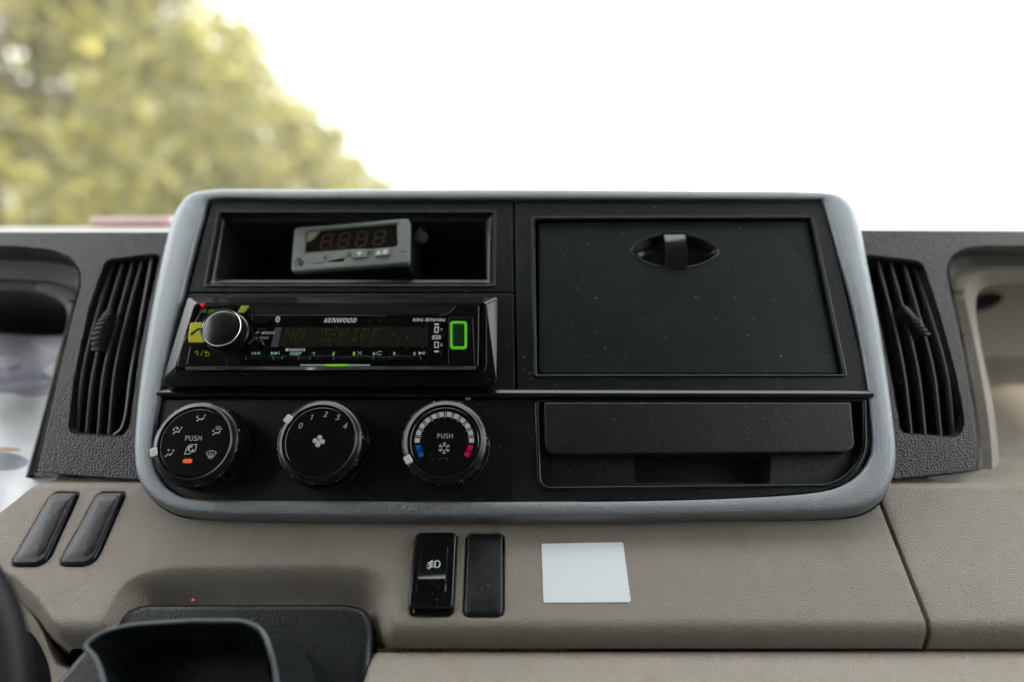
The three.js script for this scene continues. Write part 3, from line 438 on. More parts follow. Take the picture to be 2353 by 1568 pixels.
// ---------------------------------------------------------------- temperature controller in the pocket
{
  const c = P.px(805, 556, -3), w_ = 74, h_ = 31, g0 = thing(P, 'temperature_controller', 'grey-green digital controller with four unlit digits, sitting in the open pocket', 'controller', [c[0], c[1] - 2, -3]);
  g0.quaternion.multiply(new THREE.Quaternion().setFromEuler(new THREE.Euler(0.02, -0.10, 0.035)));
  baseOf.set(g0, [0, 0, 0]);
  const win = rp(rect(-29, -3.5, 30, 12), 0.8);
  const holes = [rp(rect(-28, -10.5, -17.5, -5), 1), rp(rect(-13, -10.5, -3.5, -5), 1)];
  const body = part(g0, 'case_front', extr(rp(rect(-w_ / 2, -h_ / 2, w_ / 2, h_ / 2), 3), -6, 0, 1.6, 5, [win, ...holes]), M.ctrl);
  part(g0, 'case_body', extr(rp(rect(-35, -14, 35, 14.5), 1), -55, -6.02, 0.5, 1), S({ color: lin(0.02, 0.022, 0.022), roughness: 0.4 }));
  part(g0, 'board', flat(rect(-29, -11, -3, -4.5), -4), S({ color: lin(0.28, 0.19, 0.06), roughness: 0.6 }));
  part(g0, 'capacitor', extr(rect(-27.6, -10.4, -25, -5.2), -4, -1.6, 0.2, 1), S({ color: lin(0.5, 0.38, 0.16), roughness: 0.5 }));
  const seg7 = canvasTex(1024, 270, (g, w, h) => {
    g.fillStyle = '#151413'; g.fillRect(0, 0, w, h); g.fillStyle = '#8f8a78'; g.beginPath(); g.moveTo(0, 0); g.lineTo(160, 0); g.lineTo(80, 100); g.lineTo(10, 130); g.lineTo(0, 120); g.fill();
    g.strokeStyle = '#4a3a26'; g.lineWidth = 15; for (let i = 0; i < 4; i++) { const x = 170 + i * 195, y = 55; g.save(); g.transform(1, 0, -0.16, 1, 0, 0); for (const [a, b, c2, d] of [[0, 0, 1, 0], [0, 1, 1, 1], [0, 2, 1, 2], [0, 0, 0, 1], [1, 0, 1, 1], [0, 1, 0, 2], [1, 1, 1, 2]]) { g.beginPath(); g.moveTo(x + 30 + a * 105 + (c2 - a) * 8, y + b * 84 + (d - b) * 8); g.lineTo(x + 30 + c2 * 105 - (c2 - a) * 8, y + d * 84 - (d - b) * 8); g.stroke(); } g.restore(); }
    specks(g, w, h, 120, 107, [0.8, 3], [200, 195, 185], 4);
  });
  const pl = new THREE.PlaneGeometry(59, 15.5); pl.translate(0.5, 4.25, -1.2);
  part(g0, 'display_window', pl, PH_({ map: seg7, roughness: 0.16 }), { uv: true });
  part(g0, 'window_edge', tube([[-28.6, -3.3, -0.4], [0, -3.4, -0.3], [29.6, -3.3, -0.4], [29.8, 4, -0.5], [29.7, 11.7, -0.6]], 0.35, 40, 6), S({ color: lin(0.32, 0.28, 0.22), roughness: 0.4 }));
  for (const [u, up] of [[6.4, false], [20.6, true]]) { const b = part(g0, 'push_button', extr(rp(rect(u - 4.6, -9.8, u + 4.6, -5), 0.9), -2, 1.2, 0.5, 3), M.ctrl), s = up ? 1 : -1, x = up ? u - 2 : u; part(b, 'arrow_sign', extr([[x - 1.8, -7.4 - s * 1.4], [x + 1.8, -7.4 - s * 1.4], [x, -7.4 + s * 1.6]], 1.1, 1.26, 0, 1), M.mark); if (up) part(b, 'lamp_sign', extr(circ([u + 2, -7.4], 1.6, 16), 1.1, 1.26, 0, 1), M.mark); }
  part(g0, 'groove', [box(31, 36, -7.7, -7.2, -0.2, 0.06), box(-1.8, 0.2, -7.7, -7.2, -0.2, 0.06), box(12.4, 14.6, -7.7, -7.2, -0.2, 0.06), box(-16.6, -14, -7.7, -7.2, -0.2, 0.06)], M.pit);
  part(g0, 'wave_emblem', tube([[-35.5, -9, 0], [-32.6, -7, 0], [-31.6, -6.6, 0], [-31.2, -11.6, 0], [-28.8, -8.6, 0]], 0.3, 40, 5), M.pit);
  const s = thing(P, 'hook_screw', 'round dull screw head on pocket ceiling beside the controller', 'screw', [...P.px(965, 542, -10), -12]);
  const sc = P.px(965, 542, -10), sr = 17 * P.scale(965, 542, -10);
  part(s, 'screw_head', turned([[sr * 0.8, -14], [sr, -11.5], [sr * 0.8, -9.4], [sr * 0.4, -8.6], [0.01, -8.4]], sc, 24), S({ color: lin(0.09, 0.075, 0.065), roughness: 0.45 }));
  part(s, 'screw_eye', tube([[sc[0] - 1, sc[1] + sr * 0.9, -11], [sc[0], sc[1] + sr * 1.6, -11], [sc[0] - 3, sc[1] + sr * 1.75, -11], [sc[0] + 3.4, sc[1] + sr * 1.4, -11]], 0.35, 20, 5), S({ color: lin(0.2, 0.18, 0.16), roughness: 0.4 }));
}

// ---------------------------------------------------------------- dark upper dashboard with its openings
const VW = -20; // the upper dashboard lies this far behind the console's face
const bent = (pts, n) => spline(pts, n, false);
const ventShape = { left: rp(P.pxs([[240, 594], [372, 579], [345, 700], [322, 810], [300, 980], [283, 1007], [152, 1000], [165, 880], [200, 710]], VW), [5, 5, 0.5, 0.5, 3, 4, 6, 0.5, 0.5], 6), right: rp(P.pxs([[1985, 582], [2122, 598], [2166, 733], [2200, 860], [2222, 975], [2206, 1009], [2068, 998], [2052, 900], [2020, 740]], VW), [4, 6, 0.5, 0.5, 5, 6, 4, 0.5, 0.5], 6) };
{
  const t = thing(P, 'upper_dashboard', 'dark grained upper dashboard carrying both air vents, under the windscreen', 'dashboard', [0, P.px(1176, 1100, VW)[1], VW - 10]);
  const left = [[-260, 533], [500, 533], [480, 1104], [310, 1103], [113, 1088], [84, 1086], [124, 910], [162, 745], [187, 650], [183, 618], [160, 590], [120, 574], [40, 566], [-260, 562]];
  part(t, 'left_panel', extr(rp(P.pxs(left, VW), [1, 1, 1, 1, 1.5, 1, 1, 1, 8, 3, 3, 3, 3, 1], 3), VW - 10, VW, 0.5, 2, [ventShape.left]), M.darkDash, { crease: 40 });
  const right = [[1880, 528], [2640, 532], [2640, 566], [2260, 565], [2215, 570], [2186, 588], [2175, 618], [2180, 650], [2206, 770], [2236, 930], [2246, 1010], [2242, 1082], [2062, 1101], [1900, 1101]];
  part(t, 'right_panel', extr(rp(P.pxs(right, VW), [1, 1, 1, 4, 4, 4, 4, 4, 1, 1, 1, 1.5, 1, 1], 3), VW - 10, VW, 0.5, 2, [ventShape.right]), M.darkDash, { crease: 40 });
  // hooded recess before the driver: dark throat and a lip
  const e1 = bent(P.pxs([[-260, 562], [40, 566], [120, 574], [160, 590], [183, 618], [187, 650], [162, 745], [124, 910], [84, 1086]], VW - 9), 60);
  const e2 = bent(P.pxs([[-260, 640], [40, 642], [110, 646], [152, 655], [178, 668], [183, 690], [158, 785], [116, 945], [78, 1092]], VW - 26), 60), e3 = bent(P.pxs([[-260, 666], [40, 668], [100, 676], [135, 690], [154, 712], [156, 738], [138, 800], [98, 960], [60, 1098]], VW - 28), 60);
  part(t, 'left_throat', loft([lift(e1, VW - 6), lift(e1.map(([u, v], i) => [lerp(u, e2[i][0], 0.25), lerp(v, e2[i][1], 0.25)]), VW - 22), lift(e2, VW - 26)], false), M.darkDash);
  part(t, 'left_lip', loft([lift(e2, VW - 28), lift(e2, VW - 26), lift(e2.map(([u, v], i) => [lerp(u, e3[i][0], 0.5), lerp(v, e3[i][1], 0.5)]), VW - 24.5), lift(e3, VW - 27), lift(e3, VW - 36)], false), M.darkDash, { crease: 50 });
  part(t, 'left_cavity', loft([lift(e3, VW - 34), lift(e3, VW - 110)], false), M.liner);
  part(t, 'left_cavity_back', flat(rect(P.px(-400, 800, -130)[0], P.px(0, 1250, -130)[1], P.px(230, 800, -130)[0], P.px(0, 560, -130)[1]), -130), M.pit);
  // open cubby on the other side, beige inside
  const c1 = bent(P.pxs([[2640, 566], [2260, 565], [2215, 570], [2186, 588], [2175, 618], [2180, 650], [2206, 770], [2236, 930], [2246, 1010], [2242, 1082]], VW - 9), 60);
  const c2 = bent(P.pxs([[2640, 612], [2270, 613], [2225, 618], [2200, 628], [2188, 648], [2192, 672], [2222, 800], [2250, 940], [2260, 1010], [2264, 1082]], VW - 22), 60), c3 = bent(P.pxs([[2640, 636], [2280, 634], [2248, 638], [2228, 652], [2222, 672], [2226, 695], [2250, 810], [2272, 940], [2280, 1010], [2284, 1090]], VW - 23), 60), c4 = bent(P.pxs([[2640, 655], [2290, 655], [2262, 662], [2247, 676], [2243, 700], [2245, 740], [2262, 830], [2284, 940], [2292, 1010], [2300, 1100]], VW - 32), 60);
  part(t, 'right_throat', loft([lift(c1, VW - 6), lift(c1.map(([u, v], i) => [lerp(u, c2[i][0], 0.3), lerp(v, c2[i][1], 0.3)]), VW - 17), lift(c2, VW - 22)], false), M.darkDash);
  part(t, 'cubby_lip', loft([lift(c2, VW - 25), lift(c2, VW - 22), lift(c2.map(([u, v], i) => [lerp(u, c3[i][0], 0.6), lerp(v, c3[i][1], 0.6)]), VW - 20.5), lift(c3, VW - 23), lift(c4, VW - 32)], false), M.beige, { crease: 50 });
  const back = bent(P.pxs([[2700, 600], [2290, 600], [2262, 610], [2240, 625], [2232, 650], [2228, 700], [2226, 740], [2226, 770], [2226, 800], [2226, 822]], -195), 60);
  part(t, 'cubby_wall', loft([lift(c4, VW - 32), lift(back, -195)], false), M.beige, { crease: 30 });
  part(t, 'cubby_back', flat([...P.pxs([[2200, 560], [2720, 560], [2720, 830], [2200, 830]], -194.5)], -194.5), M.beige);
  const fl0 = P.pxs([[2230, 822], [2720, 818]], -194), fl1 = P.pxs([[2235, 1125], [2720, 1150]], -40);
  part(t, 'cubby_floor', loft([lift(fl0, -194), lift(fl1, -40)], false), M.beige);
  const hc = P.px(2270, 690, -185), hr = 40 * P.scale(2270, 690, -185);
  part(t, 'cable_hole', extr(Array.from({ length: 32 }, (_, i) => { const a = i / 32 * 6.2832, x = hr * Math.cos(a), y = hr * 0.42 * Math.sin(a), r = 0.28; return [hc[0] + x * Math.cos(r) - y * Math.sin(r), hc[1] + x * Math.sin(r) + y * Math.cos(r)]; }), -193, -185, 0.4, 2), M.pit);
  // top of the dashboard, running back to the windscreen
  const f = P.at(...P.px(1176, 533, VW), VW), y0 = f.y * 1000, z0 = f.z * 1000, prof = [[z0 - 1, y0 - 8], [z0 - 2, y0 - 3], [z0 - 6, y0 - 0.6], [z0 - 12, y0], [z0 - 230, y0 - 1.5], [z0 - 236, y0 - 5], [z0 - 238, y0 - 60]];
  const tw = thing(W, 'dashboard_top', 'pale grey flat top of the dashboard along the windscreen', 'dashboard top', [0, y0 - 60, z0 - 120]);
  const strip = (xa, xb, back) => loft(prof.map(([z, y], i) => { const zz = i < 4 ? z - back : z; return [[xa, y, zz], [(xa + xb) / 2, y, zz], [xb, y, zz]]; }), false);
  part(tw, 'top_skin', [strip(-690, -193, 0), strip(-193, 200, 66), strip(200, 690, 0)], M.dashTop, { crease: 45 });
  const a = ray(300, 512), s = ((y0 + 0.5) / 1000 - EYE.y) / ray(300, 521).y, pt = EYE.clone().addScaledVector(ray(300, 521), s).multiplyScalar(1000);
  const w2 = 190 * s / 1.568 / 2 * 1000 / 1000;
  const card = thing(W, 'white_case', 'white and pink flat case lying on the dashboard top', 'case', [pt.x, y0, pt.z]);
  const hh = 22 * s / 1.568;
  const mk = (x0, x1, ya, yb, z_, r) => { const g = extr(rp(rect(x0, ya, x1, yb), r), -30, 0, 1.0, 3); g.translate(pt.x, y0, pt.z); return g; };
  part(card, 'case_lid', mk(-w2, w2, hh * 0.25, hh, 0, hh * 0.7), S({ color: lin(0.62, 0.45, 0.46), roughness: 0.3 }));
  part(card, 'case_base', mk(-w2 + 1, w2 - 6, 0.15, hh * 0.42, 0, 0.4), S({ color: lin(0.3, 0.045, 0.04), roughness: 0.5 }));
}
// ---------------------------------------------------------------- air vents
function vent(shape, label, blades, frame, bars, thumb, side) {
  const c = shape.reduce((s, p) => [s[0] + p[0] / shape.length, s[1] + p[1] / shape.length], [0, 0]);
  const t = thing(P, 'air_vent', label, 'air vent', [c[0], c[1], VW - 40], 'air vents beside the console');
  const inn = (k) => shape.map(([u, v]) => [c[0] + (u - c[0]) * k, c[1] + (v - c[1]) * (1 - (1 - k) * 0.5)]);
  part(t, 'housing', loft([lift(inn(0.995), VW - 1.5), lift(inn(0.94), VW - 1.2), lift(inn(0.92), VW - 3), lift(inn(0.92), VW - 40)], true, [false, true]), M.vent, { crease: 40 });
  for (const b of blades) {
    const pts = bent(P.pxs(b, VW - 4), 24), d = side * 5;
    const ring = (i) => { const [u, v] = pts[i], bow = Math.sin(i / 23 * Math.PI) * 3; return [...[-90, -62, -40, -18, 18, 40, 62, 90].map((a) => { const q = a * Math.PI / 180; return [u + 0.95 * Math.sin(q), v, VW - 5.2 + 1.1 * Math.cos(q) + bow]; }), [u + 0.8 + d, v, VW - 22], [u - 0.8 + d, v, VW - 22]]; };
    part(t, 'vane', loft(pts.map((_, i) => ring(i)), true), M.vane, { crease: 75 });
  }
  part(t, 'rim_vane', tube(bent(P.pxs(frame, VW - 3), 30).map(([u, v]) => [u, v, VW - 3]), 1.0, 60, 8), M.vane);
  for (const y of bars) { const a = P.px(c[0] < 0 ? 150 : 2000, y, VW - 20), b = P.px(c[0] < 0 ? 350 : 2215, y + (c[0] < 0 ? -6 : 6), VW - 20), g = loft([[-0.7, 0], [0.7, 0], [0.7, -9], [-0.7, -9]].map(([dv, w]) => Array.from({ length: 2 }, (_, i) => [i ? b[0] : a[0], (i ? b[1] : a[1]) + dv, VW - 18 + w])), false); part(t, 'cross_bar', g, M.vent); }
  { // ribbed thumb tab that steers the vanes
    const [[x0, y0], [x1, y1]] = thumb, n = 9, A = P.px(x0, y0, VW + 2), B = P.px(x1, y1, VW + 2), tab = [];
    for (let i = 0; i < n; i++) { const k = i / (n - 1), u = lerp(A[0], B[0], side > 0 ? Math.pow(k, 1.8) : 1 - Math.pow(1 - k, 1.8)), v = lerp(A[1], B[1], k), g = new THREE.CapsuleGeometry(0.85, 3.2, 4, 8); g.rotateZ(Math.PI / 2 + side * lerp(-0.6, 0.1, k)); g.translate(u, v, VW + 1.5 + Math.sin(k * Math.PI) * 3); tab.push(g); }
    part(t, 'thumb_tab', [...tab, loft(Array.from({ length: n }, (_, i) => { const k = i / (n - 1), u = lerp(A[0], B[0], side > 0 ? Math.pow(k, 1.8) : 1 - Math.pow(1 - k, 1.8)), v = lerp(A[1], B[1], k), w = VW + 1.2 + Math.sin(k * Math.PI) * 3; return [[u - 2, v, w], [u + 2, v, w], [u + 2, v, VW - 8], [u - 2, v, VW - 8]]; }), true, [true, true])], S({ color: lin(0.05, 0.054, 0.054), roughness: 0.3 }), { crease: 60 });
  }
}
vent(ventShape.left, 'tall slanted black air vent between the console and the driver-side recess', [[[259, 598], [222, 740], [192, 870], [174, 1000]], [[284, 594], [246, 740], [216, 870], [196, 1001]], [[308, 588], [272, 740], [242, 860], [223, 1002]], [[330, 584], [298, 720], [267, 860], [248, 1002]]], [[352, 583], [332, 690], [303, 850], [280, 985], [262, 1001]], [690, 775, 890], [[247, 716], [217, 803]], -1);
vent(ventShape.right, 'tall slanted black air vent between the console and the beige cubby', [[[2014, 585], [2044, 720], [2074, 860], [2096, 999]], [[2043, 588], [2074, 720], [2106, 860], [2128, 1000]], [[2074, 591], [2106, 720], [2142, 860], [2164, 1003]], [[2100, 598], [2136, 730], [2172, 860], [2194, 1000]]], [[2112, 602], [2150, 720], [2188, 860], [2212, 970], [2196, 1002]], [664, 767, 893], [[2081, 706], [2130, 768]], 1);

// ---------------------------------------------------------------- crumpled sheet in the recess before the driver
{
  const t = thing(P, 'plastic_sheet', 'crumpled pale plastic sheet lying in the driver-side recess', 'plastic sheet', [...P.px(40, 1130, -45), -45]);
  const nA = valueNoise(301, 9), nB = valueNoise(302, 21), N1 = 70, N2 = 70, rows = [];
  for (let j = 0; j < N2; j++) { const row = []; for (let i = 0; i < N1; i++) { const x = -300 + 470 * i / (N1 - 1), y = 775 + 420 * j / (N2 - 1), w = lerp(-100, -38, j / (N2 - 1)), [u, v] = P.px(x, y, w); row.push([u, v, w + 14 * (nA(i / 130, j / 130) - 0.5) + 2 * (nB(i / 130, j / 130) - 0.5)]); } rows.push(row); }
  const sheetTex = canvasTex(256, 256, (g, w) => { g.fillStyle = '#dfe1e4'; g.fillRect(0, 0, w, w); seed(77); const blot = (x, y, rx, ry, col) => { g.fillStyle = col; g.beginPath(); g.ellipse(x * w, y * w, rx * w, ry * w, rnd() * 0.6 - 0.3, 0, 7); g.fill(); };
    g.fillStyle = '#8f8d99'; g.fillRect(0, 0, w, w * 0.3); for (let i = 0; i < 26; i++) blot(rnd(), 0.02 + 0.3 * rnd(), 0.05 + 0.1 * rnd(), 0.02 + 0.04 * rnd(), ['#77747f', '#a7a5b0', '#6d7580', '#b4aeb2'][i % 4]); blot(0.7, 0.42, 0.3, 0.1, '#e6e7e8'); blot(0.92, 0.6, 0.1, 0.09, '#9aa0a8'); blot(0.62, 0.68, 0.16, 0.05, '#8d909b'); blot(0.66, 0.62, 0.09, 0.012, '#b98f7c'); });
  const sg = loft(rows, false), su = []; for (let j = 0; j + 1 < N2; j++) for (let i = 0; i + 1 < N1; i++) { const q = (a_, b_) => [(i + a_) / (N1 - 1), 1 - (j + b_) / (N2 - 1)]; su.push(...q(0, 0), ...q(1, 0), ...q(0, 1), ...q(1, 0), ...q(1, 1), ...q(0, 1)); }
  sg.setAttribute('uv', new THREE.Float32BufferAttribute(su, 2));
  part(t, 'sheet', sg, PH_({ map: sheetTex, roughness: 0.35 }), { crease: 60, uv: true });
}

// ---------------------------------------------------------------- beige panel below the console
const shiftCurve = spline(L.pxs([[225, 1500], [258, 1410], [300, 1345], [370, 1320], [560, 1313], [800, 1312], [850, 1322], [878, 1350], [886, 1400], [888, 1450], [872, 1490], [872, 1560], [225, 1600]]), 130);
const inPoly = (pts, x, y) => { let c = false; for (let i = 0, j = pts.length - 1; i < pts.length; j = i++) if ((pts[i][1] > y) !== (pts[j][1] > y) && x < (pts[j][0] - pts[i][0]) * (y - pts[i][1]) / (pts[j][1] - pts[i][1]) + pts[i][0]) c = !c; return c; };
const distTo = (pts, x, y, closed = true) => { let d = 1e9; for (let i = 0; i < pts.length - (closed ? 0 : 1); i++) { const a = pts[i], b = pts[(i + 1) % pts.length], ex = b[0] - a[0], ey = b[1] - a[1], t = clamp(((x - a[0]) * ex + (y - a[1]) * ey) / (ex * ex + ey * ey), 0, 1); d = Math.min(d, Math.hypot(x - a[0] - t * ex, y - a[1] - t * ey)); } return d; };
const sd = (pts, x, y) => (inPoly(pts, x, y) ? -1 : 1) * distTo(pts, x, y);
const slotPts = {
  a: L.pxs([[120, 1131], [184, 1131], [106, 1301], [22, 1301]]), b: L.pxs([[226, 1131], [291, 1131], [217, 1300], [132, 1300]]),
  fog: L.pxs([[957, 1226], [1049, 1226], [1040, 1417], [940, 1417]]), blank: L.pxs([[1072, 1224], [1158, 1224], [1158, 1418], [1063, 1418]]),
};
const slots = { a: rp(slotPts.a, [4, 2.5, 6, 3.4]), b: rp(slotPts.b, [4, 2.5, 6, 3.4]), fog: rp(slotPts.fog, 3), blank: rp(slotPts.blank, 3.4) };
const colEdge = L.pxs([[-300, 1310], [-40, 1318], [20, 1345], [70, 1395], [100, 1440], [118, 1480], [135, 1510], [150, 1526], [150, 1700], [-300, 1700]]), leftEdge = L.pxs([[100, 1090], [70, 1112], [30, 1145], [0, 1168], [-60, 1200], [-300, 1215], [-300, 1000], [110, 1000]]);
{
  const vC = L.px(1176, 1120)[1], vF = L.px(1176, 1428)[1], vB = L.px(1176, 1478)[1];
  // profile down the panel: ledge, crease, slope, fold, lower lip
  const prof = [];
  for (let i = 0; i <= 14; i++) { const k = 1 - i / 14; prof.push([vC + 1.2 + 38 * k, -0.8 - 30 * k]); }
  prof.push([vC + 0.2, -0.25], [vC - 0.8, 0]);
  for (let v = vC - 1.6; v > vF + 2; v -= 0.8) prof.push([v, 0]);
  for (let i = 0; i <= 14; i++) { const a = i / 14, ang = a * 1.12; const R = 8; prof.push([vF - R * Math.sin(ang) + 2, -R * (1 - Math.cos(ang))]); }
  { const e = prof[prof.length - 1]; for (let i = 1; i <= 14; i++) prof.push([e[0] - 8.5 * i / 14 * 0.44, e[1] - 8.5 * i / 14 * 0.9]); }
  const near = (x, list) => list.some(([a, b]) => x > a && x < b);
  const fine = ['a', 'b', 'fog', 'blank'].map((k) => { const xs = slotPts[k].map((p) => p[0]); return [Math.min(...xs) - 2, Math.max(...xs) + 2]; });
  const seamTop = L.px(2022, 1150), seamBot = L.px(2156, 1490), seamU = (v) => lerp(seamTop[0], seamBot[0], (v - seamTop[1]) / (seamBot[1] - seamTop[1]));
  const build = (u0, u1, edge) => {
    const us = []; for (let u = u0; u < u1;) { us.push(u); u += near(u, fine) ? 0.4 : 1.3; } us.push(u1);
    const sides = Object.entries(slots).map(([k, pts]) => { const xs = pts.map((p) => p[0]), ys = pts.map((p) => p[1]); return [pts, Math.min(...xs) - 3, Math.max(...xs) + 3, Math.min(...ys) - 3, Math.max(...ys) + 3]; });
    return prof.map(([v, w0], r) => us.map((u) => {
      let U = u, w = w0, vv = v;
      if (edge) { // squeeze the border column onto the seam
        const s = seamU(v); if (edge === 'left') { if (u > s) U = s; const d = s - U; w -= 1.3 * (1 - sstep(0, 1.6, d)); if (u > s) w -= 10; } else { if (u < s + 1.3) U = s + 1.3; const d = U - s - 1.3; w -= 0.8 * (1 - sstep(0, 3, d)) + (u < s + 1.3 ? 10 : 0) + 0.6; }
      }
      for (const [pts, a, b, c, d] of sides) if (U > a && U < b && v > c && v < d) { const q = sd(pts, U, v); w -= 0.35 * (1 - sstep(0, 1.4, q)) + 3.4 * (1 - sstep(-0.35, 0.35, q)); }
      if (U < L.px(960, 1400)[0] && v < L.px(0, 1280)[1]) { const q = sd(shiftCurve, U, v); w -= 20 * (1 - sstep(-13, 4, q)); }
      if (U < L.px(200, 1400)[0]) { const q = sd(colEdge, U, v); w -= 26 * (1 - sstep(-9, 5, q)); const q2 = sd(leftEdge, U, v); w -= 40 * (1 - sstep(-5, 2.5, q2)); }
      return [U, vv, w];
    }));
  };
  const t = thing(L, 'lower_dashboard', 'beige grained lower dashboard panel below the console', 'dashboard panel', [0, prof[prof.length - 1][0], -20]);
  const uL = L.px(-260, 1250)[0], uR = L.px(2700, 1300)[0];
  const seamMax = Math.max(seamTop[0], seamBot[0]) + 2, seamMin = Math.min(seamU(prof[0][0]), seamTop[0]) - 2;
  part(t, 'centre_panel', loft(build(uL, seamMax, 'left'), false), M.beige, { crease: 60 });
  part(t, 'right_panel', loft(build(seamMin, uR, 'right'), false), M.beige, { crease: 60 });
  part(t, 'backing', flat(rect(uL - 20, prof[prof.length - 1][0] - 30, uR, vC + 5), -45), M.pit);
  // padded rail under the panel
  const lip = prof[prof.length - 1], k = P.px(1176, 1500), rail = [], A = L.px(858, 1500, lip[1])[0];
  for (const [dv, w] of [[3, -14], [-0.4, -6], [-1.7, -2.4], [-2.3, -1.1], [-3.2, -0.2], [-6, 1.8], [-11, 5], [-19, 9.4], [-35, 16]]) rail.push([lip[0] - 0.4 + dv, lip[1] + 3.2 + w]);
  const ru = [A, A + 0.4, A + 1.2, A + 3]; for (let u = A + 6; u < uR; u += 6) ru.push(u);
  const t2 = thing(L, 'padded_rail', 'beige padded rail with coarse grain along the bottom of the dashboard', 'padded rail', [0, lip[0] - 30, -20]);
  part(t2, 'rail_skin', loft(rail.map(([v, w]) => ru.map((u, i) => [u - (v - lip[0]) * -0.06, v, w - [9, 2.2, 0.8, 0.15][i] * (i < 4 ? 1 : 0) || w])), false), M.pad, { crease: 60 });
  // grime and rust crumbs caught in the joint
  seed(401); const bits = []; for (let i = 0; i < 160; i++) { const u = lerp(A + 2, L.px(1330, 1490)[0], Math.pow(rnd(), 1.3)), s = 0.15 + 0.45 * rnd() * rnd(); const g = new THREE.IcosahedronGeometry(s, 0); g.scale(2.2, 1, 1); g.translate(u, lip[0] - 0.3 - 0.9 * rnd(), lip[1] + 0.1 + 0.6 * rnd()); bits.push(g); }
  const dirt = thing(L, 'joint_grime', 'brown rusty grime along the joint above the padded rail', 'grime', [0, lip[0] - 2, lip[1]]); dirt.userData.kind = 'stuff';
  part(dirt, 'crumbs', bits, S({ color: lin(0.11, 0.05, 0.022), roughness: 0.9 }), { crease: 0 });
}
// ---------------------------------------------------------------- switches and blanks
const inset = (pts, d) => { const c = pts.reduce((s, p) => [s[0] + p[0] / pts.length, s[1] + p[1] / pts.length], [0, 0]), xs = pts.map((p) => p[0]), ys = pts.map((p) => p[1]), kx = 1 - 2 * d / (Math.max(...xs) - Math.min(...xs)) * 1.0, ky = 1 - 2 * d / (Math.max(...ys) - Math.min(...ys)); return pts.map(([x, y]) => [c[0] + (x - c[0]) * kx, c[1] + (y - c[1]) * ky]); };
function blank(key, label, group, w1, dv, gapk) {
  const pts = slotPts[key], c = pts.reduce((s, p) => [s[0] + p[0] / 4, s[1] + p[1] / 4], [0, 0]);
  const t = thing(L, 'switch_blank', label, 'switch blank', [c[0], c[1], -5], group);
  const q = rp(inset(pts, gapk).map(([x, y]) => [x, y + dv]), key === 'blank' ? 3 : [3.4, 2.2, 5.4, 3.2]);
  const gg = 6, ring = (d, w) => lift(grow(q, -d), w), cen = q.reduce((s_, p) => [s_[0] + p[0] / q.length, s_[1] + p[1] / q.length], [0, 0]), mid = (i, j) => [(pts[i][0] + pts[j][0]) / 2, (pts[i][1] + pts[j][1]) / 2], tp = mid(0, 1), bt = mid(2, 3), ax = [tp[0] - bt[0], tp[1] - bt[1]], al = Math.hypot(...ax), nx = [ax[1] / al, -ax[0] / al], e0 = grow(q, -1.7), half = Math.max(...e0.map((p) => Math.abs((p[0] - cen[0]) * nx[0] + (p[1] - cen[1]) * nx[1]))), amp = key === 'blank' ? 0.3 : 1.0;
  const dome = (k) => e0.map(([x, y]) => { const X = lerp(x, cen[0], k), Y = lerp(y, cen[1], k), s_ = ((X - cen[0]) * nx[0] + (Y - cen[1]) * nx[1]) / half; return [X, Y, w1 - 0.24 + amp * (1 - s_ * s_) * sstep(0, 0.25, k) + 0.12 * k]; }), rings = [ring(0, -5), ring(0, w1 - 1.8)];
  for (let i = 1; i <= gg; i++) { const a = i / gg * Math.PI * 0.42; rings.push(ring(1.7 * (1 - Math.cos(a)), w1 - 1.8 + 1.7 * Math.sin(a))); }
  for (const k of [0.06, 0.12, 0.18, 0.25, 0.35, 0.5, 0.65, 0.8, 0.92, 0.995]) rings.push(dome(k));
  part(t, 'cover', loft(rings, true, [false, true]), M.softBlack, { crease: 70 });
}
blank('a', 'slanted glossy black switch blank on the beige panel, farther from the console', 'slanted switch blanks', 1.9, -0.35, 0.55);
blank('b', 'slanted glossy black switch blank on the beige panel, next to the silver surround', 'slanted switch blanks', 1.9, -0.35, 0.55);
blank('blank', 'plain rounded black switch blank beside the fog lamp switch', undefined, 1.2, -0.3, 0.5);
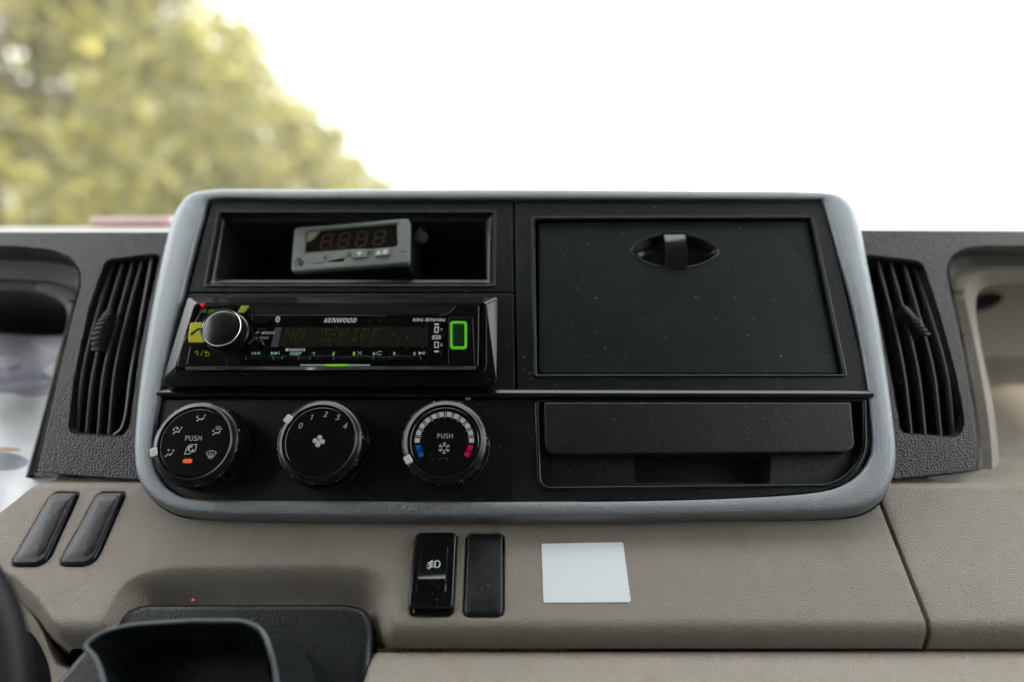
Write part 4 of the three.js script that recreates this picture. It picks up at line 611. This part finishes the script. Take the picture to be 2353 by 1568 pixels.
{
  const c = L.px(995, 1320), t = thing(L, 'fog_lamp_switch', 'black rocker switch with white fog lamp symbol', 'rocker switch', [...c, -4]);
  const o = rp(L.pxs([[957, 1223], [1048, 1223], [1040, 1398], [938, 1398]], 3.4), 2.6);
  part(t, 'switch_frame', extr(o, -3, 3.4, 0.8, 4), M.gloss);
  part(t, 'frame_foot', extr(rp(L.pxs([[952, 1385], [1042, 1385], [1036, 1416], [946, 1416]], 0.5), [0.5, 0.5, 4, 4]), -3, 0.8, 0.5, 2), M.gloss);
  const a = L.px(968, 1256, 4), b = L.px(1030, 1256, 4), d = L.px(955, 1362, 5), e = L.px(1024, 1362, 5), rows = [];
  for (const [k, w] of [[0, 3.2], [0.02, 4.6], [0.2, 4.3], [0.4, 4.4], [0.6, 4.9], [0.72, 5.5], [0.745, 5.7], [0.765, 5.6], [0.785, 5.2], [0.87, 4.4], [0.96, 3.6], [1, 3.2]]) { const l = lerp(a[0], d[0], k), r = lerp(b[0], e[0], k), v = lerp(a[1], d[1], k); rows.push([[l - 0.1, v, 3], [l, v, w - 0.5], [l + 0.5, v, w], [r - 0.5, v, w], [r, v, w - 0.5], [r + 0.1, v, 3]]); }
  const rk = part(t, 'rocker', loft(rows, false), PH_({ map: dusty('#090b0b', 700, 113, [0.5, 2], 8), roughness: 0.12 }), { crease: 30 });
  // symbol, three slanted rays crossed by a wave and a lamp, in raised white paint on the rocker
  const m = L.px(996, 1298, 5.0), s = L.scale(996, 1298, 5.0), w = 4.75, line = (p) => tube(p.map(([x, y]) => [m[0] + (x - 996) * s, m[1] - (y - 1298) * s, w + (y - 1298) * 0.013]), 0.22, 20, 5);
  part(rk, 'fog_lamp_symbol', [line([[982, 1294], [990, 1292], [997, 1290]]), line([[981, 1300], [989, 1298], [997, 1296]]), line([[981, 1306], [989, 1304], [997, 1302]]), line([[992, 1287], [988, 1294], [990, 1301], [986, 1309]]), tube([[1000, 1289], [1007, 1289], [1011, 1296], [1008, 1303], [1000, 1304], [999.5, 1296]].map(([x, y]) => [m[0] + (x - 996) * s, m[1] - (y - 1298) * s, w + (y - 1298) * 0.013]), 0.22, 40, 5, true)], S({ color: lin(0.8, 0.82, 0.85), roughness: 0.5 }));
  const st = thing(L, 'sticker', 'blank white sticker on the beige panel', 'sticker', [...L.px(1346, 1385), 0.25]);
  part(st, 'label', extr(rp(L.pxs([[1244, 1250], [1432, 1246.5], [1450, 1384.5], [1249, 1386]], 0.3), 1.0), 0.12, 0.34, 0.04, 1), S({ map: canvasTex(256, 256, (g, ww) => { g.fillStyle = '#e6ecec'; g.fillRect(0, 0, ww, ww); seed(5); for (let i = 0; i < 30; i++) { g.fillStyle = `rgba(200,208,208,${0.25 * rnd()})`; g.fillRect(rnd() * ww, rnd() * ww, 30 * rnd(), 12 * rnd()); } }), roughness: 0.4 }));
}
// ---------------------------------------------------------------- gear lever console in the recess, steering column
{
  const t = thing(L, 'gear_console', 'black gear lever console with an open leather boot, set in the beige recess', 'gear console', [...L.px(600, 1560), -20]);
  const o = rp(L.pxs([[300, 1386], [800, 1384], [846, 1398], [858, 1440], [852, 1520], [838, 1620], [60, 1640], [180, 1500]], -6), [8, 10, 8, 8, 2, 2, 2, 2], 6);
  part(t, 'console_top', extr(o, -30, -6, 4, 6), M.leather, { crease: 50 });
  const H = 26, NB = 90, nz = valueNoise(611, 16), rimO = bent(L.pxs([[244, 1640], [236, 1560], [218, 1512], [198, 1486], [224, 1462], [290, 1441], [400, 1433], [480, 1429], [560, 1430], [600, 1450], [622, 1495], [632, 1545], [642, 1660]], H), NB), c = L.px(430, 1580, H);
  const hgt = rimO.map((_, i) => H + 2.4 * (nz(i / NB * 0.6, 0.2) - 0.5)), sagged = (k, w, amp) => rimO.map(([u, v], i) => { const q = 1 + amp * (nz(i / NB, w * 0.02 + 0.3) - 0.5); return [c[0] + (u - c[0]) * k * q, c[1] + (v - c[1]) * k * q, w]; });
  const drop = (k) => hgt.map((h) => lerp(h, -10, k));
  part(t, 'boot_outside', loft(Array.from({ length: 12 }, (_, r) => { const k = r / 11; return sagged(1 + 0.32 * Math.pow(k, 1.4), 0, 0.16 * Math.sin(k * Math.PI) + 0.03 * k).map(([u, v], i) => [u, v, drop(k)[i]]); }), false), M.leather, { crease: 75 });
  part(t, 'boot_rim', tube(rimO.map(([u, v], i) => [u, v, hgt[i] + 0.5]), 1.0, 160, 10), M.piping, { crease: 80 });
  part(t, 'boot_inside', loft(Array.from({ length: 8 }, (_, r) => { const k = r / 7; return sagged(0.985 - 0.14 * k, 0, 0.1 * Math.sin(k * 2)).map(([u, v], i) => [u, v, lerp(hgt[i], -2, k)]); }), false), M.leather, { crease: 75 });
  part(t, 'boot_floor', flat([...L.pxs([[230, 1455], [590, 1445], [640, 1640], [150, 1640]], 2)], 0), M.leather);
  const sc = thing(L, 'steering_column', 'dark round steering column cover at the edge of the beige panel', 'steering column', [...L.px(-60, 1560), -40]);
  const cc = L.px(-30, 1560, -10), prof = [[L.scale(0, 1500) * 156, -60], [L.scale(0, 1500) * 140, -30], [L.scale(0, 1500) * 132, -26], [L.scale(0, 1500) * 112, -24], [0.01, -23]];
  part(sc, 'column_cover', turned(prof, cc, 64), M.pit, { crease: 50 });
  const wheel = thing(L, 'steering_wheel', 'blurred black steering wheel rim close to the camera at the driver side', 'steering wheel', [...L.px(0, 1500, 70), 60]);
  part(wheel, 'rim', tube([[-75, 1290], [-40, 1345], [-6, 1420], [12, 1500], [18, 1600], [10, 1720]].map(([x, y]) => [...L.px(x, y, 70), 70]), 8, 60, 16), M.void, { crease: 80 });
  const cr = thing(L, 'column_trim', 'beige curved trim ring between steering column and dashboard panel', 'trim ring', [...L.px(100, 1500), -26]);
  const e1 = bent(L.pxs([[-200, 1322], [-20, 1340], [40, 1372], [80, 1415], [104, 1460], [120, 1500], [140, 1528], [195, 1532]], -14), 50), e2 = bent(L.pxs([[-200, 1380], [-20, 1395], [30, 1420], [70, 1458], [96, 1500], [110, 1540], [116, 1600], [120, 1660]], -14), 50);
  const mx = (k) => e1.map(([u, v], i) => [lerp(u, e2[i][0], k), lerp(v, e2[i][1], k)]);
  part(cr, 'trim_skin', loft([lift(mx(-0.1), -34), lift(mx(0), -16), lift(mx(0.06), -13.6), lift(mx(0.14), -13.2), lift(mx(0.9), -15), lift(mx(1), -18), lift(mx(1.02), -40)], false), M.beige, { crease: 60 });
}
// ---------------------------------------------------------------- crumbs
{
  const crumb = (F, x, y, w, r, col, label, sx = 1) => { const q = F.px(x, y, w), t = thing(F, 'crumb', label, 'crumb', [q[0], q[1], w]); const g = new THREE.IcosahedronGeometry(r, 1), p = g.attributes.position; seed(x); for (let i = 0; i < p.count; i++) { const k = 0.8 + 0.4 * valueNoise(9, 5)(p.getX(i) * 0.3 + 0.5, p.getY(i) * 0.3 + 0.5); p.setXYZ(i, p.getX(i) * k * sx, p.getY(i) * k, p.getZ(i) * k * 0.5); } g.translate(q[0], q[1], w); part(t, 'crumb_body', g, S({ color: col, roughness: 0.8 }), { crease: 80 }); };
  crumb(P, 1075, 917, 2.4, 0.9, lin(0.42, 0.17, 0.05), 'small orange crumb on the ledge above the temperature dial', 1.8);
  crumb(L, 443, 1380, -4, 0.75, lin(0.6, 0.16, 0.17), 'tiny pink crumb on the back edge of the gear console', 1.3);
}

// ---------------------------------------------------------------- trees beyond the windscreen
{
  const leafM = PH_({ vertexColors: true, roughness: 0.8, transmission: 0.45, thickness: 0, side: THREE.DoubleSide });
  const barkM = S({ color: lin(0.09, 0.075, 0.05), roughness: 0.9 });
  function tree(x, z, height, radius, base, nClump, nLeaf, label, sd_, leaf) {
    seed(sd_);
    const o = new THREE.Group(); o.name = numbered('broadleaf_tree'); o.position.set(x, 0, z); scene.add(o); o.userData = { label, category: 'tree', group: 'trees beyond the windscreen' };
    const add = (name, g, m) => { const k = new THREE.Mesh(g, m); k.name = name; k.castShadow = k.receiveShadow = true; o.add(k); };
    const limbs = [], tr = new THREE.CatmullRomCurve3([[0, 0, 0], [0.1, height * 0.2, 0.05], [-0.1, height * 0.45, 0], [0.05, height * 0.8, 0]].map((p) => new THREE.Vector3(...p)));
    const taper = (curve, r0, r1) => { const g = new THREE.TubeGeometry(curve, 12, 1, 7), p = g.attributes.position, n = 8; for (let i = 0; i <= 12; i++) { const c = curve.getPointAt(i / 12), r = lerp(r0, r1, i / 12); for (let j = 0; j < n; j++) { const q = new THREE.Vector3().fromBufferAttribute(p, i * n + j).sub(c).multiplyScalar(r).add(c); p.setXYZ(i * n + j, q.x, q.y, q.z); } } return g; };
    add('trunk', taper(tr, 0.035 * height, 0.008 * height), barkM);
    const clumps = [];
    for (let i = 0; i < nClump; i++) { const a = rnd() * 6.283, k = Math.cbrt(0.25 + 0.75 * rnd()), e = rnd() * 2 - 1, y = lerp(base, height, 0.5 + 0.5 * e), rr = radius * k * Math.sqrt(Math.max(0.06, 1 - e * e * 0.9)); clumps.push([rr * Math.cos(a), y, rr * Math.sin(a), radius * (0.14 + 0.14 * rnd())]); }
    for (let i = 0; i < 8; i++) { const c = clumps[Math.floor(rnd() * nClump)]; limbs.push(taper(new THREE.CatmullRomCurve3([tr.getPointAt(0.3 + 0.05 * i), new THREE.Vector3(c[0] * 0.5, lerp(height * 0.4, c[1], 0.6), c[2] * 0.5), new THREE.Vector3(c[0], c[1], c[2])]), 0.014 * height, 0.003 * height)); }
    add('limbs', mergeGeometries(limbs), barkM);
    const n = nClump * nLeaf, pos = new Float32Array(n * 18), col = new Float32Array(n * 18), q = new THREE.Quaternion(), e = new THREE.Euler(), v = new THREE.Vector3();
    let f = 0;
    for (const c of clumps) for (let i = 0; i < nLeaf; i++) {
      const a = rnd() * 6.283, b = Math.acos(2 * rnd() - 1), r = c[3] * Math.cbrt(rnd()) * 1.1, cx = c[0] + r * Math.sin(b) * Math.cos(a), cy = c[1] + r * Math.cos(b) * 0.8, cz = c[2] + r * Math.sin(b) * Math.sin(a), s = leaf * (0.6 + 0.8 * rnd());
      q.setFromEuler(e.set(rnd() * 6.28, rnd() * 6.28, rnd() * 6.28));
      const k = 0.85 + 0.3 * rnd(), ripe = rnd(), C = [lerp(0.18, 0.33, ripe) * k, lerp(0.185, 0.295, ripe) * k, lerp(0.05, 0.04, ripe) * k];
      [[-1, 0], [0, -0.45], [1, 0], [-1, 0], [1, 0], [0, 0.45]].forEach(([m, h]) => { v.set(m * s, h * s, 0).applyQuaternion(q); pos.set([cx + v.x, cy + v.y, cz + v.z], f * 3); col.set(C, f * 3); f++; });
    }
    const g = new THREE.BufferGeometry(); g.setAttribute('position', new THREE.BufferAttribute(pos, 3)); g.setAttribute('color', new THREE.BufferAttribute(col, 3)); g.computeVertexNormals();
    add('crown', g, leafM);
  }
  tree(-9.5, -12.5, 9.4, 4.7, 1.2, 130, 90, 'tall broad olive-green tree leaning over the driver side', 501, 0.16);
  tree(-9.0, -17.5, 7.2, 3.1, 1.0, 120, 80, 'middle olive-green tree with a ragged top', 502, 0.16);
  tree(-8.0, -22.5, 5.4, 3.0, 0.8, 110, 80, 'low yellow-green tree tapering down towards the console', 503, 0.17);
  tree(-8.2, -30, 4.2, 3.2, 0.4, 110, 80, 'small distant tree at the end of the row', 505, 0.2);
  tree(-15.5, -20, 9, 4.6, 0.6, 130, 80, 'large tree standing behind the others', 504, 0.2);
}
scene.fog = new THREE.FogExp2(0xf2f2e6, 0.0032);
renderer.render(scene, camera);
